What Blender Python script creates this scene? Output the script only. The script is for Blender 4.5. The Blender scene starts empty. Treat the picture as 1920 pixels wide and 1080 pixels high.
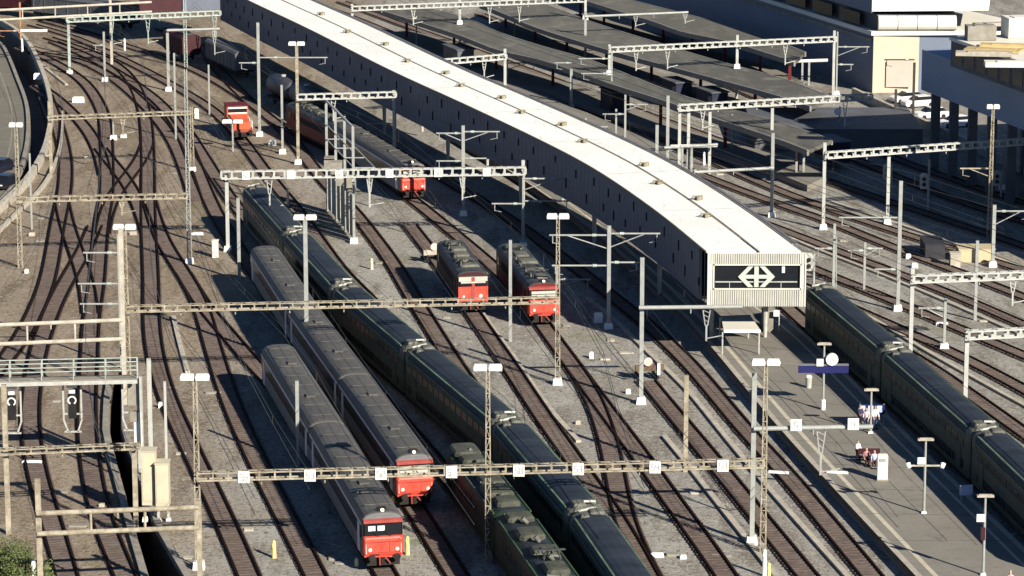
import bpy, bmesh, math, random
from mathutils import Vector, Matrix
random.seed(7)
scene = bpy.context.scene
C = scene.collection
# ------------------------------------------------------------------ camera model
F = 6100.0; PITCH = math.radians(12.43); H = 67.8
SP, CP = math.sin(PITCH), math.cos(PITCH)
def G(px, py, z=0.0):
    """world point at height z seen at photo pixel (px,py) of 1920x1080"""
    u = (px-960)/F; v = (540-py)/F
    dy = CP + v*SP; dz = -SP + v*CP
    t = (H-z)/(-dz)
    return Vector((u*t, dy*t, z))
def PX(p):
    dz = p.z-H; f = p.y*CP - dz*SP; up = p.y*SP + dz*CP
    return (960+F*p.x/f, 540-F*up/f)
def zat(p, py):
    v = (540-py)/F
    return H + p.y*(v*CP-SP)/(CP+v*SP)
# ------------------------------------------------------------------ materials
MATS = {}
def mat(name, col, rough=.8, metal=0.0, var=.25, scale=1.5, col2=None, bump=0.0, coords='Object', detail=6, spec=.35):
    if name in MATS: return MATS[name]
    m = bpy.data.materials.new(name); m.use_nodes = True
    nt = m.node_tree; b = nt.nodes['Principled BSDF']
    b.inputs['Roughness'].default_value = rough; b.inputs['Metallic'].default_value = metal
    b.inputs['Specular IOR Level'].default_value = spec
    tc = nt.nodes.new('ShaderNodeTexCoord')
    n = nt.nodes.new('ShaderNodeTexNoise'); n.inputs['Scale'].default_value = scale; n.inputs['Detail'].default_value = detail
    n.inputs['Roughness'].default_value = .65
    nt.links.new(tc.outputs[coords], n.inputs['Vector'])
    r = nt.nodes.new('ShaderNodeValToRGB')
    c1 = [c*(1-var) for c in col]; c2 = [min(1, c*(1+var)) for c in (col2 or col)]
    r.color_ramp.elements[0].position = .3; r.color_ramp.elements[1].position = .7
    r.color_ramp.elements[0].color = (*c1, 1); r.color_ramp.elements[1].color = (*c2, 1)
    nt.links.new(n.outputs['Fac'], r.inputs['Fac']); nt.links.new(r.outputs['Color'], b.inputs['Base Color'])
    if bump:
        bp = nt.nodes.new('ShaderNodeBump'); bp.inputs['Strength'].default_value = bump; bp.inputs['Distance'].default_value = .1
        nt.links.new(n.outputs['Fac'], bp.inputs['Height']); nt.links.new(bp.outputs['Normal'], b.inputs['Normal'])
    MATS[name] = m
    return m
def layered(name, base, layers, rough=.95, bump=.3, fine=9.0, spec=.15):
    """base colour with several noise-masked layers: (scale, lo, hi, colour, stretch)"""
    m = bpy.data.materials.new(name); m.use_nodes = True; nt = m.node_tree; b = nt.nodes['Principled BSDF']
    b.inputs['Roughness'].default_value = rough; b.inputs['Specular IOR Level'].default_value = spec
    tc = nt.nodes.new('ShaderNodeTexCoord')
    prev = nt.nodes.new('ShaderNodeRGB'); prev.outputs[0].default_value = (*base, 1); out = prev.outputs[0]
    for sc, lo, hi, col, st in layers:
        mp = nt.nodes.new('ShaderNodeMapping'); mp.inputs['Scale'].default_value = st; mp.inputs['Location'].default_value = (sc*13, sc*7, 0)
        nt.links.new(tc.outputs['Object'], mp.inputs['Vector'])
        n = nt.nodes.new('ShaderNodeTexNoise'); n.inputs['Scale'].default_value = sc; n.inputs['Detail'].default_value = 5; n.inputs['Roughness'].default_value = .6
        nt.links.new(mp.outputs['Vector'], n.inputs['Vector'])
        mr = nt.nodes.new('ShaderNodeMapRange'); mr.inputs['From Min'].default_value = lo; mr.inputs['From Max'].default_value = hi
        nt.links.new(n.outputs['Fac'], mr.inputs['Value'])
        mx = nt.nodes.new('ShaderNodeMix'); mx.data_type = 'RGBA'
        nt.links.new(mr.outputs['Result'], mx.inputs['Factor']); nt.links.new(out, mx.inputs[6]); mx.inputs[7].default_value = (*col, 1)
        out = mx.outputs[2]
    nt.links.new(out, b.inputs['Base Color'])
    n = nt.nodes.new('ShaderNodeTexNoise'); n.inputs['Scale'].default_value = fine; n.inputs['Detail'].default_value = 3
    nt.links.new(tc.outputs['Object'], n.inputs['Vector'])
    bp = nt.nodes.new('ShaderNodeBump'); bp.inputs['Strength'].default_value = bump; bp.inputs['Distance'].default_value = .08
    nt.links.new(n.outputs['Fac'], bp.inputs['Height']); nt.links.new(bp.outputs['Normal'], b.inputs['Normal'])
    MATS[name] = m
    return m
S1 = (1, 1, 1); SL = (1, .18, 1)
M_ground = layered('yard_ground', (.275, .258, .225), [
    (.035, .42, .62, (.225, .205, .170), S1), (.10, .45, .60, (.335, .32, .285), SL), (.45, .49, .60, (.165, .145, .118), SL), (.28, .53, .64, (.36, .345, .31), (1, .35, 1)),
    (1.9, .50, .64, (.33, .31, .27), S1), (1.1, .57, .66, (.13, .112, .09), S1), (.8, .60, .68, (.42, .40, .35), S1), (.07, .60, .72, (.18, .19, .115), S1), (2.8, .50, .66, (.15, .13, .105), S1), (4.5, .54, .66, (.42, .40, .355), S1)], bump=.7, fine=6)
def left_yard_brown():
    nt = M_ground.node_tree; b = nt.nodes['Principled BSDF']; src = b.inputs['Base Color'].links[0].from_socket
    tc = nt.nodes.new('ShaderNodeTexCoord'); sx = nt.nodes.new('ShaderNodeSeparateXYZ'); nt.links.new(tc.outputs['Object'], sx.inputs[0])
    n = nt.nodes.new('ShaderNodeTexNoise'); n.inputs['Scale'].default_value = .09; nt.links.new(tc.outputs['Object'], n.inputs['Vector'])
    ad = nt.nodes.new('ShaderNodeMath'); ad.operation = 'MULTIPLY_ADD'; nt.links.new(n.outputs['Fac'], ad.inputs[0]); ad.inputs[1].default_value = 14; nt.links.new(sx.outputs[0], ad.inputs[2])
    mr = nt.nodes.new('ShaderNodeMapRange'); mr.inputs['From Min'].default_value = -22; mr.inputs['From Max'].default_value = -10; nt.links.new(ad.outputs[0], mr.inputs['Value'])
    mx = nt.nodes.new('ShaderNodeMix'); mx.data_type = 'RGBA'; mx.blend_type = 'MULTIPLY'; mx.inputs['Factor'].default_value = 1
    c = nt.nodes.new('ShaderNodeMix'); c.data_type = 'RGBA'; nt.links.new(mr.outputs['Result'], c.inputs['Factor']); c.inputs[6].default_value = (.90, .78, .66, 1); c.inputs[7].default_value = (1, 1, 1, 1)
    nt.links.new(src, mx.inputs[6]); nt.links.new(c.outputs[2], mx.inputs[7]); nt.links.new(mx.outputs[2], b.inputs['Base Color'])
left_yard_brown()
M_bed = layered('rusty_ballast', (.128, .094, .078), [
    (.08, .40, .62, (.195, .165, .145), S1), (.5, .48, .66, (.12, .09, .075), S1), (1.4, .55, .70, (.23, .195, .168), S1), (3.2, .50, .66, (.085, .063, .05), S1)])
M_rail = mat('rusty_rail', (.014, .007, .005), .85, 0, .5, 3, spec=.1)
M_sleeper = mat('sleeper', (.13, .10, .085), .9, 0, .4, .9, spec=.1)
M_plat = layered('platform_asphalt', (.215, .198, .168), [(.15, .42, .62, (.245, .226, .195), S1), (.8, .52, .7, (.195, .178, .15), S1), (5, .5, .8, (.18, .165, .14), S1), (.4, .64, .7, (.165, .15, .128), S1)], bump=.08)
M_conc = mat('pale_concrete', (.42, .38, .31), .9, 0, .25, 1.2)
M_conc_d = mat('weathered_concrete', (.25, .23, .19), .9, 0, .3, .8)
M_edge = mat('platform_edge_stone', (.40, .36, .29), .9, 0, .18, 2)
M_road = layered('road_asphalt', (.17, .155, .125), [(.2, .42, .62, (.195, .18, .145), S1), (.9, .52, .7, (.15, .137, .11), S1)], bump=.05)
M_galv = mat('galvanised_steel', (.34, .35, .34), .6, .1, .25, 1.3, col2=(.30, .31, .28))
M_tan = mat('weathered_tan_steel', (.25, .205, .13), .8, .0, .4, 1.4, col2=(.33, .295, .225))
M_green = mat('pale_green_steel', (.36, .41, .37), .6, .1, .25, 1.4)
M_white = mat('white_paint', (.82, .81, .76), .6, 0, .06, 2)
M_lamp = mat('white_lamp_housing', (.78, .765, .70), .5, 0, .05, 2)
M_black = mat('black_paint', (.012, .012, .013), .6, 0, .3, 2)
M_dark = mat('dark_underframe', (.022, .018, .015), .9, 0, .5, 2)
M_glass = mat('dark_glass', (.010, .012, .016), .25, 0, .2, 1, spec=.4)
M_slot = mat('dark_slot', (.02, .02, .024), .95, 0, .2, 1, spec=0)
M_gwhite = mat('pale_painted_steel', (.42, .425, .39), .6, 0, .15, 1.3)
M_red = mat('red_paint', (.52, .05, .03), .42, 0, .22, 1.4, col2=(.60, .085, .055))
M_red2 = mat('faded_red_paint', (.30, .055, .045), .6, 0, .3, 1.5)
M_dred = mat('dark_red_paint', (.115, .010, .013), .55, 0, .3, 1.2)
M_maroon = mat('maroon_paint', (.045, .008, .012), .6, 0, .3, 1)  # maroon darkened to hold the shade on the far wagons
M_roofc = layered('coach_roof', (.085, .081, .073), [(.25, .42, .62, (.105, .10, .088), (1, 2, 1)), (1.2, .5, .7, (.085, .08, .075), (.25, 1, 1)), (3, .55, .75, (.14, .13, .115), S1)], rough=.6, bump=.03, spec=.3)
M_roofd = layered('dark_coach_roof', (.022, .029, .040), [(.3, .42, .65, (.034, .043, .058), (.3, 2, 1)), (1.3, .52, .7, (.017, .02, .022), (.25, 1, 1))], rough=.65, bump=.03, spec=.2)
M_rooflg = mat('loco_roof', (.05, .055, .055), .6, 0, .5, 1.2)
M_grn4 = mat('blackish_green_paint', (.010, .020, .013), .6, 0, .45, .8, spec=.25)
M_grn = mat('dark_green_paint', (.040, .056, .048), .55, 0, .3, .8, col2=(.048, .072, .05), spec=.3)
M_grnl = mat('green_stripe', (.11, .165, .10), .5, 0, .5, .5)
M_cant = mat('pale_cantrail', (.62, .62, .68), .5, 0, .12, 1)
M_cgrey = mat('coach_grey', (.15, .15, .155), .5, 0, .2, 1)
M_equip = mat('roof_equipment', (.12, .12, .098), .75, 0, .4, 2)
M_equipl = mat('pale_equipment', (.42, .42, .38), .6, .1, .2, 2)
M_wroof = layered('white_roof_sheet', (.88, .87, .81), [(.12, .50, .66, (.82, .805, .735), S1), (1.5, .58, .70, (.72, .70, .62), (1, .25, 1))], rough=.6, bump=.02)
M_gutter = mat('roof_gutter', (.22, .19, .12), .8, 0, .3, 1)
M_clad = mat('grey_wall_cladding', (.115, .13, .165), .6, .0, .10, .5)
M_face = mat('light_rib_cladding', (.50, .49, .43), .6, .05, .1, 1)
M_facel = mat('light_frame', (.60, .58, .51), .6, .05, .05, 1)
M_canopy = layered('canopy_roof', (.125, .121, .104), [(.08, .42, .62, (.098, .095, .084), SL), (.5, .5, .7, (.155, .148, .128), SL), (.25, .55, .66, (.175, .168, .146), (1, 1, 1))], bump=.03)
M_deck = mat('pale_slate_parapet', (.26, .30, .38), .6, 0, .08, .15)
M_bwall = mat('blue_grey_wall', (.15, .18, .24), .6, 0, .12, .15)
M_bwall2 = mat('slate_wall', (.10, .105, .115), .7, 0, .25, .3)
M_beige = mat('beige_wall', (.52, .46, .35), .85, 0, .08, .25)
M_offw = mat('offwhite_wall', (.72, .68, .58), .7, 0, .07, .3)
M_yel = mat('yellow_board', (.50, .37, .17), .8, 0, .2, .6)
M_yelp = mat('yellow_paint', (.72, .55, .22), .7, 0, .15, 1)
M_cream = mat('cream_cabinet', (.52, .47, .34), .7, 0, .10, .8)
M_cream2 = mat('cream_post_paint', (.62, .55, .38), .7, 0, .12, 1)
M_bluep = mat('navy_sign', (.012, .014, .09), .5, 0, .2, 1)
M_leaf = mat('leaf', (.075, .11, .03), .8, 0, .5, 1.2, col2=(.12, .15, .05))
M_bark = mat('bark', (.09, .07, .05), .9, 0, .3, 4)
M_skin = mat('skin', (.55, .33, .25), .6, 0, .08, 4)
M_digit = mat('faded_digit', (.28, .29, .27), .7, 0, .1, 3)
M_wirem = mat('catenary_wire', (.10, .10, .09), .6, .3, .2, 2)
M_tank = mat('shaded_tank_grey', (.06, .064, .075), .5, .1, .2, .7)  # grey darkened so the hall's shade sits in the tank colour
M_lens = mat('lamp_lens', (.85, .78, .68), .2, 0, .05, 3)
# ------------------------------------------------------------------ mesh builder
SPLIT = {'headlight','roof_unit','roof_fitting','door','cab_window','machine_box','panel','white_band','hatch','number_sign','end_frame','lamp_head','lamp_hood','windscreen','sun_blind','cab_visor','rib_cladding','roof_vent','side_grille','wall_panel','signal_box','window','curved_cladding','buffer_pad','board_stack','cantilever_x','bonnet','cab_roof','poster','roof_hatch'}
class MB:
    def __init__(s): s.v = []; s.f = []; s.pc = []
    def add(s, vs, fs):
        n = len(s.v); s.pc.append((n, len(s.f))); s.v += [tuple(v) for v in vs]; s.f += [tuple(i+n for i in f) for f in fs]; return s
    def box(s, c, d, rz=0.0):
        cx, cy, cz = c; x, y, z = d[0]/2, d[1]/2, d[2]/2; k, l = math.cos(rz), math.sin(rz)
        vs = []
        for a, b, e in ((-1,-1,-1),(1,-1,-1),(1,1,-1),(-1,1,-1),(-1,-1,1),(1,-1,1),(1,1,1),(-1,1,1)):
            vs.append((cx+a*x*k-b*y*l, cy+a*x*l+b*y*k, cz+e*z))
        return s.add(vs, [(0,3,2,1),(4,5,6,7),(0,1,5,4),(1,2,6,5),(2,3,7,6),(3,0,4,7)])
    def hump(s, c, d, k=.72):
        cx, cy, cz = c; x, y, z = d[0]/2, d[1]/2, d[2]/2
        r = lambda kx, ky, zz: [(cx-x*kx, cy-y*ky*.7, zz), (cx-x*kx*.8, cy-y*ky, zz), (cx+x*kx*.8, cy-y*ky, zz), (cx+x*kx, cy-y*ky*.7, zz), (cx+x*kx, cy+y*ky*.7, zz), (cx+x*kx*.8, cy+y*ky, zz), (cx-x*kx*.8, cy+y*ky, zz), (cx-x*kx, cy+y*ky*.7, zz)]
        return s.loft([r(1, 1, cz-z), r(1, 1, cz+z*.1), r(.92, .86, cz+z*.75), r(k, k*.75, cz+z)])
    def bar(s, p, q, w=.1, h=None):
        p = Vector(p); q = Vector(q); h = h or w; d = (q-p)
        if d.length < 1e-6: return s
        d.normalize(); up = Vector((0,0,1)) if abs(d.z) < .95 else Vector((0,1,0))
        a = d.cross(up).normalized()*w/2; b = a.cross(d).normalized()*h/2
        vs = [p-a-b, p+a-b, p+a+b, p-a+b, q-a-b, q+a-b, q+a+b, q-a+b]
        return s.add(vs, [(0,1,2,3),(7,6,5,4),(0,4,5,1),(1,5,6,2),(2,6,7,3),(3,7,4,0)])
    def tube(s, p, q, r=.1, r2=None, n=8):
        p = Vector(p); q = Vector(q); r2 = r if r2 is None else r2; d = (q-p).normalized()
        up = Vector((0,0,1)) if abs(d.z) < .95 else Vector((0,1,0))
        a = d.cross(up).normalized(); b = a.cross(d).normalized(); vs = []
        for c, rr in ((p, r), (q, r2)):
            for i in range(n):
                t = 2*math.pi*i/n; vs.append(c + a*math.cos(t)*rr + b*math.sin(t)*rr)
        fs = [(i, (i+1) % n, n+(i+1) % n, n+i) for i in range(n)] + [tuple(range(n))[::-1], tuple(range(n, 2*n))]
        return s.add(vs, fs)
    def prism(s, pts, z0, z1):
        n = len(pts); z0f = z0 if callable(z0) else (lambda p: z0)
        vs = [(p[0], p[1], z0) for p in pts] + [(p[0], p[1], z1) for p in pts]
        fs = [(i, (i+1) % n, n+(i+1) % n, n+i) for i in range(n)] + [tuple(range(n))[::-1], tuple(range(n, 2*n))]
        return s.add(vs, fs)
    def loft(s, rings):
        n = len(rings[0]); vs = [v for r in rings for v in r]; fs = []
        for k in range(len(rings)-1):
            for i in range(n):
                fs.append((k*n+i, k*n+(i+1) % n, (k+1)*n+(i+1) % n, (k+1)*n+i))
        fs += [tuple(range(n))[::-1], tuple((len(rings)-1)*n+i for i in range(n))]
        return s.add(vs, fs)
    def build(s, name, m, parent=None, smooth=False):
        if name in SPLIT and len(s.pc) > 1 and parent:
            ends = s.pc[1:]+[(len(s.v), len(s.f))]; o = None
            for (v0, f0), (v1, f1) in zip(s.pc, ends):
                q = MB(); q.v = s.v[v0:v1]; q.f = [tuple(i-v0 for i in f) for f in s.f[f0:f1]]; q.pc = [(0, 0)]; r = q.build(name, m, parent, smooth); o = o or r
            return o
        me = bpy.data.meshes.new(name); me.from_pydata(s.v, [], s.f); me.materials.append(m)
        bm = bmesh.new(); bm.from_mesh(me); bmesh.ops.recalc_face_normals(bm, faces=bm.faces); bm.to_mesh(me); bm.free()
        if smooth:
            for p in me.polygons: p.use_smooth = True
        o = bpy.data.objects.new(name, me); C.objects.link(o)
        if parent:
            o.parent = parent
            if not parent.get('_loc'):
                off = world_loc(parent)
                if off.length > 0:
                    me.transform(Matrix.Translation(-off))
        return o
def world_loc(o):
    v = Vector((0,0,0))
    while o: v += o.location; o = o.parent
    return v
def tag(o, label=None, cat=None, group=None, kind=None):
    if label: o['label'] = label
    if cat: o['category'] = cat
    if group: o['group'] = group
    if kind: o['kind'] = kind
    return o
def thing(name, loc, label, cat, group=None):
    o = bpy.data.objects.new(name, None); o.empty_display_size = .5; C.objects.link(o); o.location = loc
    return tag(o, label, cat, group)
def struct(mb, name, m, parent=None):
    o = mb.build(name, m, parent)
    if not parent: o['kind'] = 'structure'
    return o
# ------------------------------------------------------------------ curves
def spline(pts, step=2.0):
    pts = [Vector((p[0], p[1], 0)) for p in pts]
    P = [2*pts[0]-pts[1]] + pts + [2*pts[-1]-pts[-2]]; out = []
    for i in range(1, len(P)-2):
        a, b, c, d = P[i-1], P[i], P[i+1], P[i+2]; n = max(2, int((c-b).length/step))
        for k in range(n):
            t = k/n
            out.append(.5*((2*b)+(c-a)*t+(2*a-5*b+4*c-d)*t*t+(3*b-a-3*c+d)*t**3))
    out.append(pts[-1]); return out
def smooth_path(p, it=6):
    for _ in range(it):
        p = [p[0]] + [(p[i-1]+2*p[i]+p[i+1])/4 for i in range(1, len(p)-1)] + [p[-1]]
    return p
def pxpath(pp, z=0.0, step=2.0, it=8): return smooth_path(spline([G(x, y, z) for x, y in pp], step), it)
def offset(path, d):
    out = []
    for i, p in enumerate(path):
        a = path[max(0, i-1)]; b = path[min(len(path)-1, i+1)]; t = (b-a).normalized()
        out.append(Vector((p.x+t.y*d, p.y-t.x*d, 0)))      # +d = right of travel
    return out
def strip(mb, path, w, z0, z1, top=None):
    l = offset(path, -w/2); r = offset(path, w/2); top = top or w
    lt = offset(path, -top/2); rt = offset(path, top/2); rings = []
    for a, b, c, d in zip(l, r, rt, lt):
        rings.append([(a.x, a.y, z0), (b.x, b.y, z0), (c.x, c.y, z1), (d.x, d.y, z1)])
    return mb.loft(rings)
def at_s(path, s):
    for i in range(len(path)-1):
        d = (path[i+1]-path[i]).length
        if s <= d: return path[i].lerp(path[i+1], s/d)
        s -= d
    t = (path[-1]-path[-2]).normalized(); return path[-1]+t*s
def plen(path): return sum((path[i+1]-path[i]).length for i in range(len(path)-1))
def nearest_s(path, q):
    best = (1e9, 0); s = 0
    for i in range(len(path)-1):
        a, b = path[i], path[i+1]; d = b-a; t = max(0, min(1, (q-a).dot(d)/d.length_squared)); e = (a+d*t-q).length
        if e < best[0]: best = (e, s+t*d.length)
        s += d.length
    return best[1]
# ------------------------------------------------------------------ ground with two road/ramp cuttings
cutA = [(-60,44),(0,80),(18,104),(37,150),(52,190),(57,225),(56,265),(49,300),(36,340),(12,372),(-60,440)]          # left edge of left road cutting
cutB = [(-60,16),(0,50),(32,71),(56,102),(77,150),(88,190),(91,225),(86,262),(76,296),(56,332),(32,362),(-10,402),(-60,455)]
L_l = [(215,705),(208,752),(206,810),(212,840),(232,915),(254,995),(279,1080),(300,1160)]
L_r = [(227,700),(226,750),(226,810),(234,838),(262,915),(292,1000),(338,1080),(385,1160)]
gw = lambda l: [G(x, y) for x, y in l]
holes = [spline(gw(cutA), 4)+spline(gw(cutB), 4)[::-1], gw(L_l)+gw(L_r)[::-1]]
bm = bmesh.new(); edges = []
def loop(pts):
    vs = [bm.verts.new((p[0], p[1], 0)) for p in pts]
    for i in range(len(vs)): edges.append(bm.edges.new((vs[i], vs[(i+1) % len(vs)])))
loop([(-1500, 40), (1500, 40), (1500, 3500), (-1500, 3500)])
for h in holes: loop(h)
bmesh.ops.triangle_fill(bm, use_beauty=True, use_dissolve=False, edges=edges)
for f in bm.faces:
    if f.normal.z < 0: f.normal_flip()
me = bpy.data.meshes.new('ground'); bm.to_mesh(me); bm.free(); me.materials.append(M_ground)
ground = bpy.data.objects.new('ground', me); C.objects.link(ground); ground['kind'] = 'structure'
def cutting(name, hole, depth):
    mb = MB(); n = len(hole); t = .4
    cx = sum(p.x for p in hole)/n; cy = sum(p.y for p in hole)/n
    for i in range(n):
        a, b = hole[i], hole[(i+1) % n]; d = (b-a)
        if d.length < .01: continue
        nn = Vector((d.y, -d.x, 0)).normalized()*t
        if i == 0: pass
        mb.prism([(a.x, a.y), (b.x, b.y), (b.x+nn.x*OUT, b.y+nn.y*OUT), (a.x+nn.x*OUT, a.y+nn.y*OUT)], -depth, -.012)
    return struct(mb, name, M_bwall2 if name != 'track_ramp' else M_dark)  # ramp walls near-black: the cutting's shade is put into their colour
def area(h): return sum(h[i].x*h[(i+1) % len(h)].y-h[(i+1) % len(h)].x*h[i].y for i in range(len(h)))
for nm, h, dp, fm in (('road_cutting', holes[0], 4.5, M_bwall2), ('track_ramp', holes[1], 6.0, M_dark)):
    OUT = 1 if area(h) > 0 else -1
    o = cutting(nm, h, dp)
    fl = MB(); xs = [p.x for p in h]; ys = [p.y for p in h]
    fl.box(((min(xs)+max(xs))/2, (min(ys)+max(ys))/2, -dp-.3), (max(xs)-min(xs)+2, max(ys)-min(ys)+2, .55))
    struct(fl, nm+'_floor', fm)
# parapets and kerbs of the cuttings
mb = MB(); strip(mb, offset(spline(gw(cutB), 3), -.35)[::1], .55, -.3, 1.0)
tag(mb.build('barrier', M_conc), 'pale curved concrete barrier along the shaded road cutting', 'barrier')
mb = MB(); strip(mb, offset(spline(gw([(95,215),(91,262),(80,305),(55,352),(8,400),(-50,455)]), 3), -1.6), .3, 0, .5)
tag(mb.build('guard_rail', M_conc), 'thin pale kerb wall just outside the curved road barrier', 'barrier')
for l, lab in ((L_l, 'pale concrete kerb on the left edge of the dark ramp'), (L_r, 'weathered concrete kerb on the right edge of the dark ramp')):
    mb = MB(); strip(mb, offset(gw(l), .35 if l is L_l else -.35), .5, .004, .3)
    tag(mb.build('retaining_kerb', M_conc_d), lab, 'kerb')
# road surface on the left
rd = gw([(-220,20)]) ; A = spline(gw(cutA), 4)
poly = [(p.x-.3, p.y) for p in A if True]
mb = MB(); mb.prism([(-130, A[0].y)]+[(p.x-.15, p.y) for p in A]+[(-130, A[-1].y)], -.2, .02)
struct(mb, 'road', M_road)
mb = MB(); strip(mb, offset(A, .3), .45, .021, .3); strip(mb, offset(A, 2.3), .18, .015, .028); struct(mb, 'road_kerb', M_conc_d)
# ------------------------------------------------------------------ tracks
TR = {
 'A': [(178,425),(155,478),(130,520),(108,560),(88,610),(72,660),(62,715),(57,760),(57,810),(66,870),(84,940),(106,1010),(125,1080),(146,1150)],
 'X1': [(88,180),(105,225),(118,272),(124,315),(120,370),(113,400),(105,442),(97,492),(86,540),(65,590),(38,640),(0,690),(-60,760)],
 'X2': [(40,88),(75,105),(115,125),(158,155),(183,190),(197,225),(200,270),(201,320),(200,370),(191,415),(187,465),(181,540),(171,600),(167,690),(163,750),(164,810),(168,860),(184,950),(200,1000),(235,1080),(262,1150)],
 'X1b': [(70,160),(100,180),(138,215),(168,250),(188,290),(198,330)],
 'B': [(90,72),(150,92),(200,112),(235,137),(258,172),(272,215),(277,270),(278,320),(278,370),(279,430),(282,490),(284,540),(284,600),(289,655),(303,715),(325,775),(342,810),(381,893),(425,985),(466,1080),(496,1150)],
 'XA': [(118,385),(124,415),(135,450),(151,495),(164,540),(170,590)],
 'XB': [(189,280),(208,305),(228,328),(250,362),(268,405),(279,440)],
 'XC': [(277,270),(268,295),(247,325),(218,362),(200,400),(192,440)],
 'C': [(278,370),(288,405),(300,440),(315,470),(338,505),(360,541),(380,582),(393,630),(408,680),(425,735),(455,810),(487,875),(500,905),(545,990),(591,1080),(625,1150)],
 'D': [(345,515),(372,560),(397,595),(425,625),(470,680),(532,745),(595,855),(660,968),(722,1078),(765,1150)],
 'E': [(100,80),(170,110),(240,150),(300,195),(335,240),(358,290),(378,340),(402,395),(430,445),(460,490),(495,535),(560,640),(610,715),(675,805),(735,890),(790,975),(855,1080),(900,1150)],
 'R1': [(60,100),(130,108),(200,140),(252,180),(300,230),(330,275),(352,330),(368,380)],
 'N': [(60,48),(140,72),(240,118),(330,165),(395,205),(430,237),(455,266),(480,300),(506,335),(551,390),(571,416),(638,510),(676,547),(720,595),(750,640),(785,700)],
 'H': [(80,40),(160,62),(250,92),(330,118),(400,150),(470,195),(520,235),(562,282),(596,327),(630,365),(665,400),(692,435),(735,492),(764,542),(781,570),(835,657),(870,710),(905,760),(940,815),(965,855)],
 'G': [(535,545),(590,610),(640,672),(690,725),(735,775),(800,850),(865,928),(935,1020),(1000,1115),(1030,1160)],
 'F': [(330,220),(360,262),(390,310),(430,372),(480,432),(555,520),(640,620),(710,686),(785,750),(865,816),(945,887),(1024,975),(1103,1078),(1150,1150)],
 'I': [(768,424),(796,460),(825,496),(855,540),(884,586),(946,675),(976,720),(1036,810),(1077,865),(1092,890),(1116,920),(1141,955),(1166,990),(1190,1035),(1214,1080),(1245,1140)],
 'O': [(300,55),(380,90),(400,122),(450,175),(505,224),(560,254),(620,283),(672,309),(724,341),(776,378),(870,455),(925,502),(975,552),(1026,622),(1062,672),(1102,727),(1122,770),(1136,812),(1150,865),(1157,910),(1165,960),(1178,1000),(1196,1040),(1218,1084),(1250,1140)],
 'K': [(1050,655),(1086,704),(1122,752),(1165,810),(1205,862),(1220,885),(1285,975),(1360,1080),(1405,1150)],
 'L': [(1212,716),(1252,765),(1290,810),(1335,864),(1425,975),(1511,1080),(1560,1140)],
 'M': [(560,178),(620,215),(700,262),(800,320),(900,378),(980,430),(1060,490),(1140,552),(1200,600),(1241,635),(1305,698),(1396,808),(1473,890),(1550,982),(1632,1080),(1680,1140)],
 'T': [(1180,340),(1260,398),(1400,510),(1500,600),(1550,645),(1610,697),(1672,752),(1762,833),(1850,917),(1940,1005),(2010,1075),(2080,1150)],
 'V1': [(1460,519),(1520,546),(1600,582),(1708,629),(1810,675),(1920,733),(2020,790)],
 'U': [(1500,560),(1580,600),(1640,632),(1715,672),(1812,738),(1910,808),(2010,880)],
 'V2': [(1300,420),(1400,455),(1520,505),(1640,553),(1760,603),(1920,670),(2020,712)],
 'V3': [(1280,368),(1380,402),(1440,424),(1560,470),(1680,515),(1800,560),(1920,613),(2020,655)],
 'V4': [(1080,240),(1200,285),(1300,325),(1450,382),(1575,425),(1652,458),(1790,510),(1920,560),(2020,600)],
 'V5': [(600,12),(680,42),(800,92),(940,148),(1100,207),(1200,247),(1300,287),(1455,358),(1665,432),(1920,510),(2020,545)],
 'V6': [(640,5),(760,50),(900,100),(1040,152),(1160,197),(1300,248),(1440,300),(1545,340),(1640,372),(1842,438),(1920,465),(2020,500)],
 'V8': [(900,28),(980,60),(1100,103),(1200,138),(1300,175),(1400,213),(1500,255),(1600,300),(1720,350),(1830,392),(1920,420),(2020,450)],
 'V9': [(1000,40),(1120,80),(1220,112),(1330,148),(1420,185),(1520,230),(1640,285),(1760,330),(1920,385),(2020,410)],
 'W1': [(700,205),(800,262),(900,318),(1000,380),(1080,440),(1150,500),(1220,560),(1300,640)],
}
for k in ('W1',): TR.pop(k)
paths = {}
for i, (k, pp) in enumerate(TR.items()):
    p = pxpath(pp, 0, 2.0, 10); paths[k] = p
    zb = .03+.0045*i
    mb = MB(); strip(mb, p, 2.3, -.1, zb, top=1.9)
    t = struct(mb, 'railway_track', M_bed)
    for d in (-.76, .76):
        rb = MB(); q = offset(p, d); strip(rb, q, .27, zb-.05, .22+.0015*i, top=.15)
        rb.build('rail', M_rail, t)
    sb = MB(); n = int(plen(p)/.62)
    # walk once along the path
    s = 0; i0 = 0; acc = 0; want = .3
    while i0 < len(p)-1:
        seg = p[i0+1]-p[i0]; L = seg.length
        while want <= acc+L:
            c = p[i0]+seg*((want-acc)/L); a = math.atan2(seg.y, seg.x)
            sb.box((c.x, c.y, zb+.012), (.24, 1.95+random.uniform(-.12, .12), .03), a+random.uniform(-.01, .01)); want += .62
        acc += L; i0 += 1
    sb.build('sleepers', M_sleeper, t)
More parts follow.
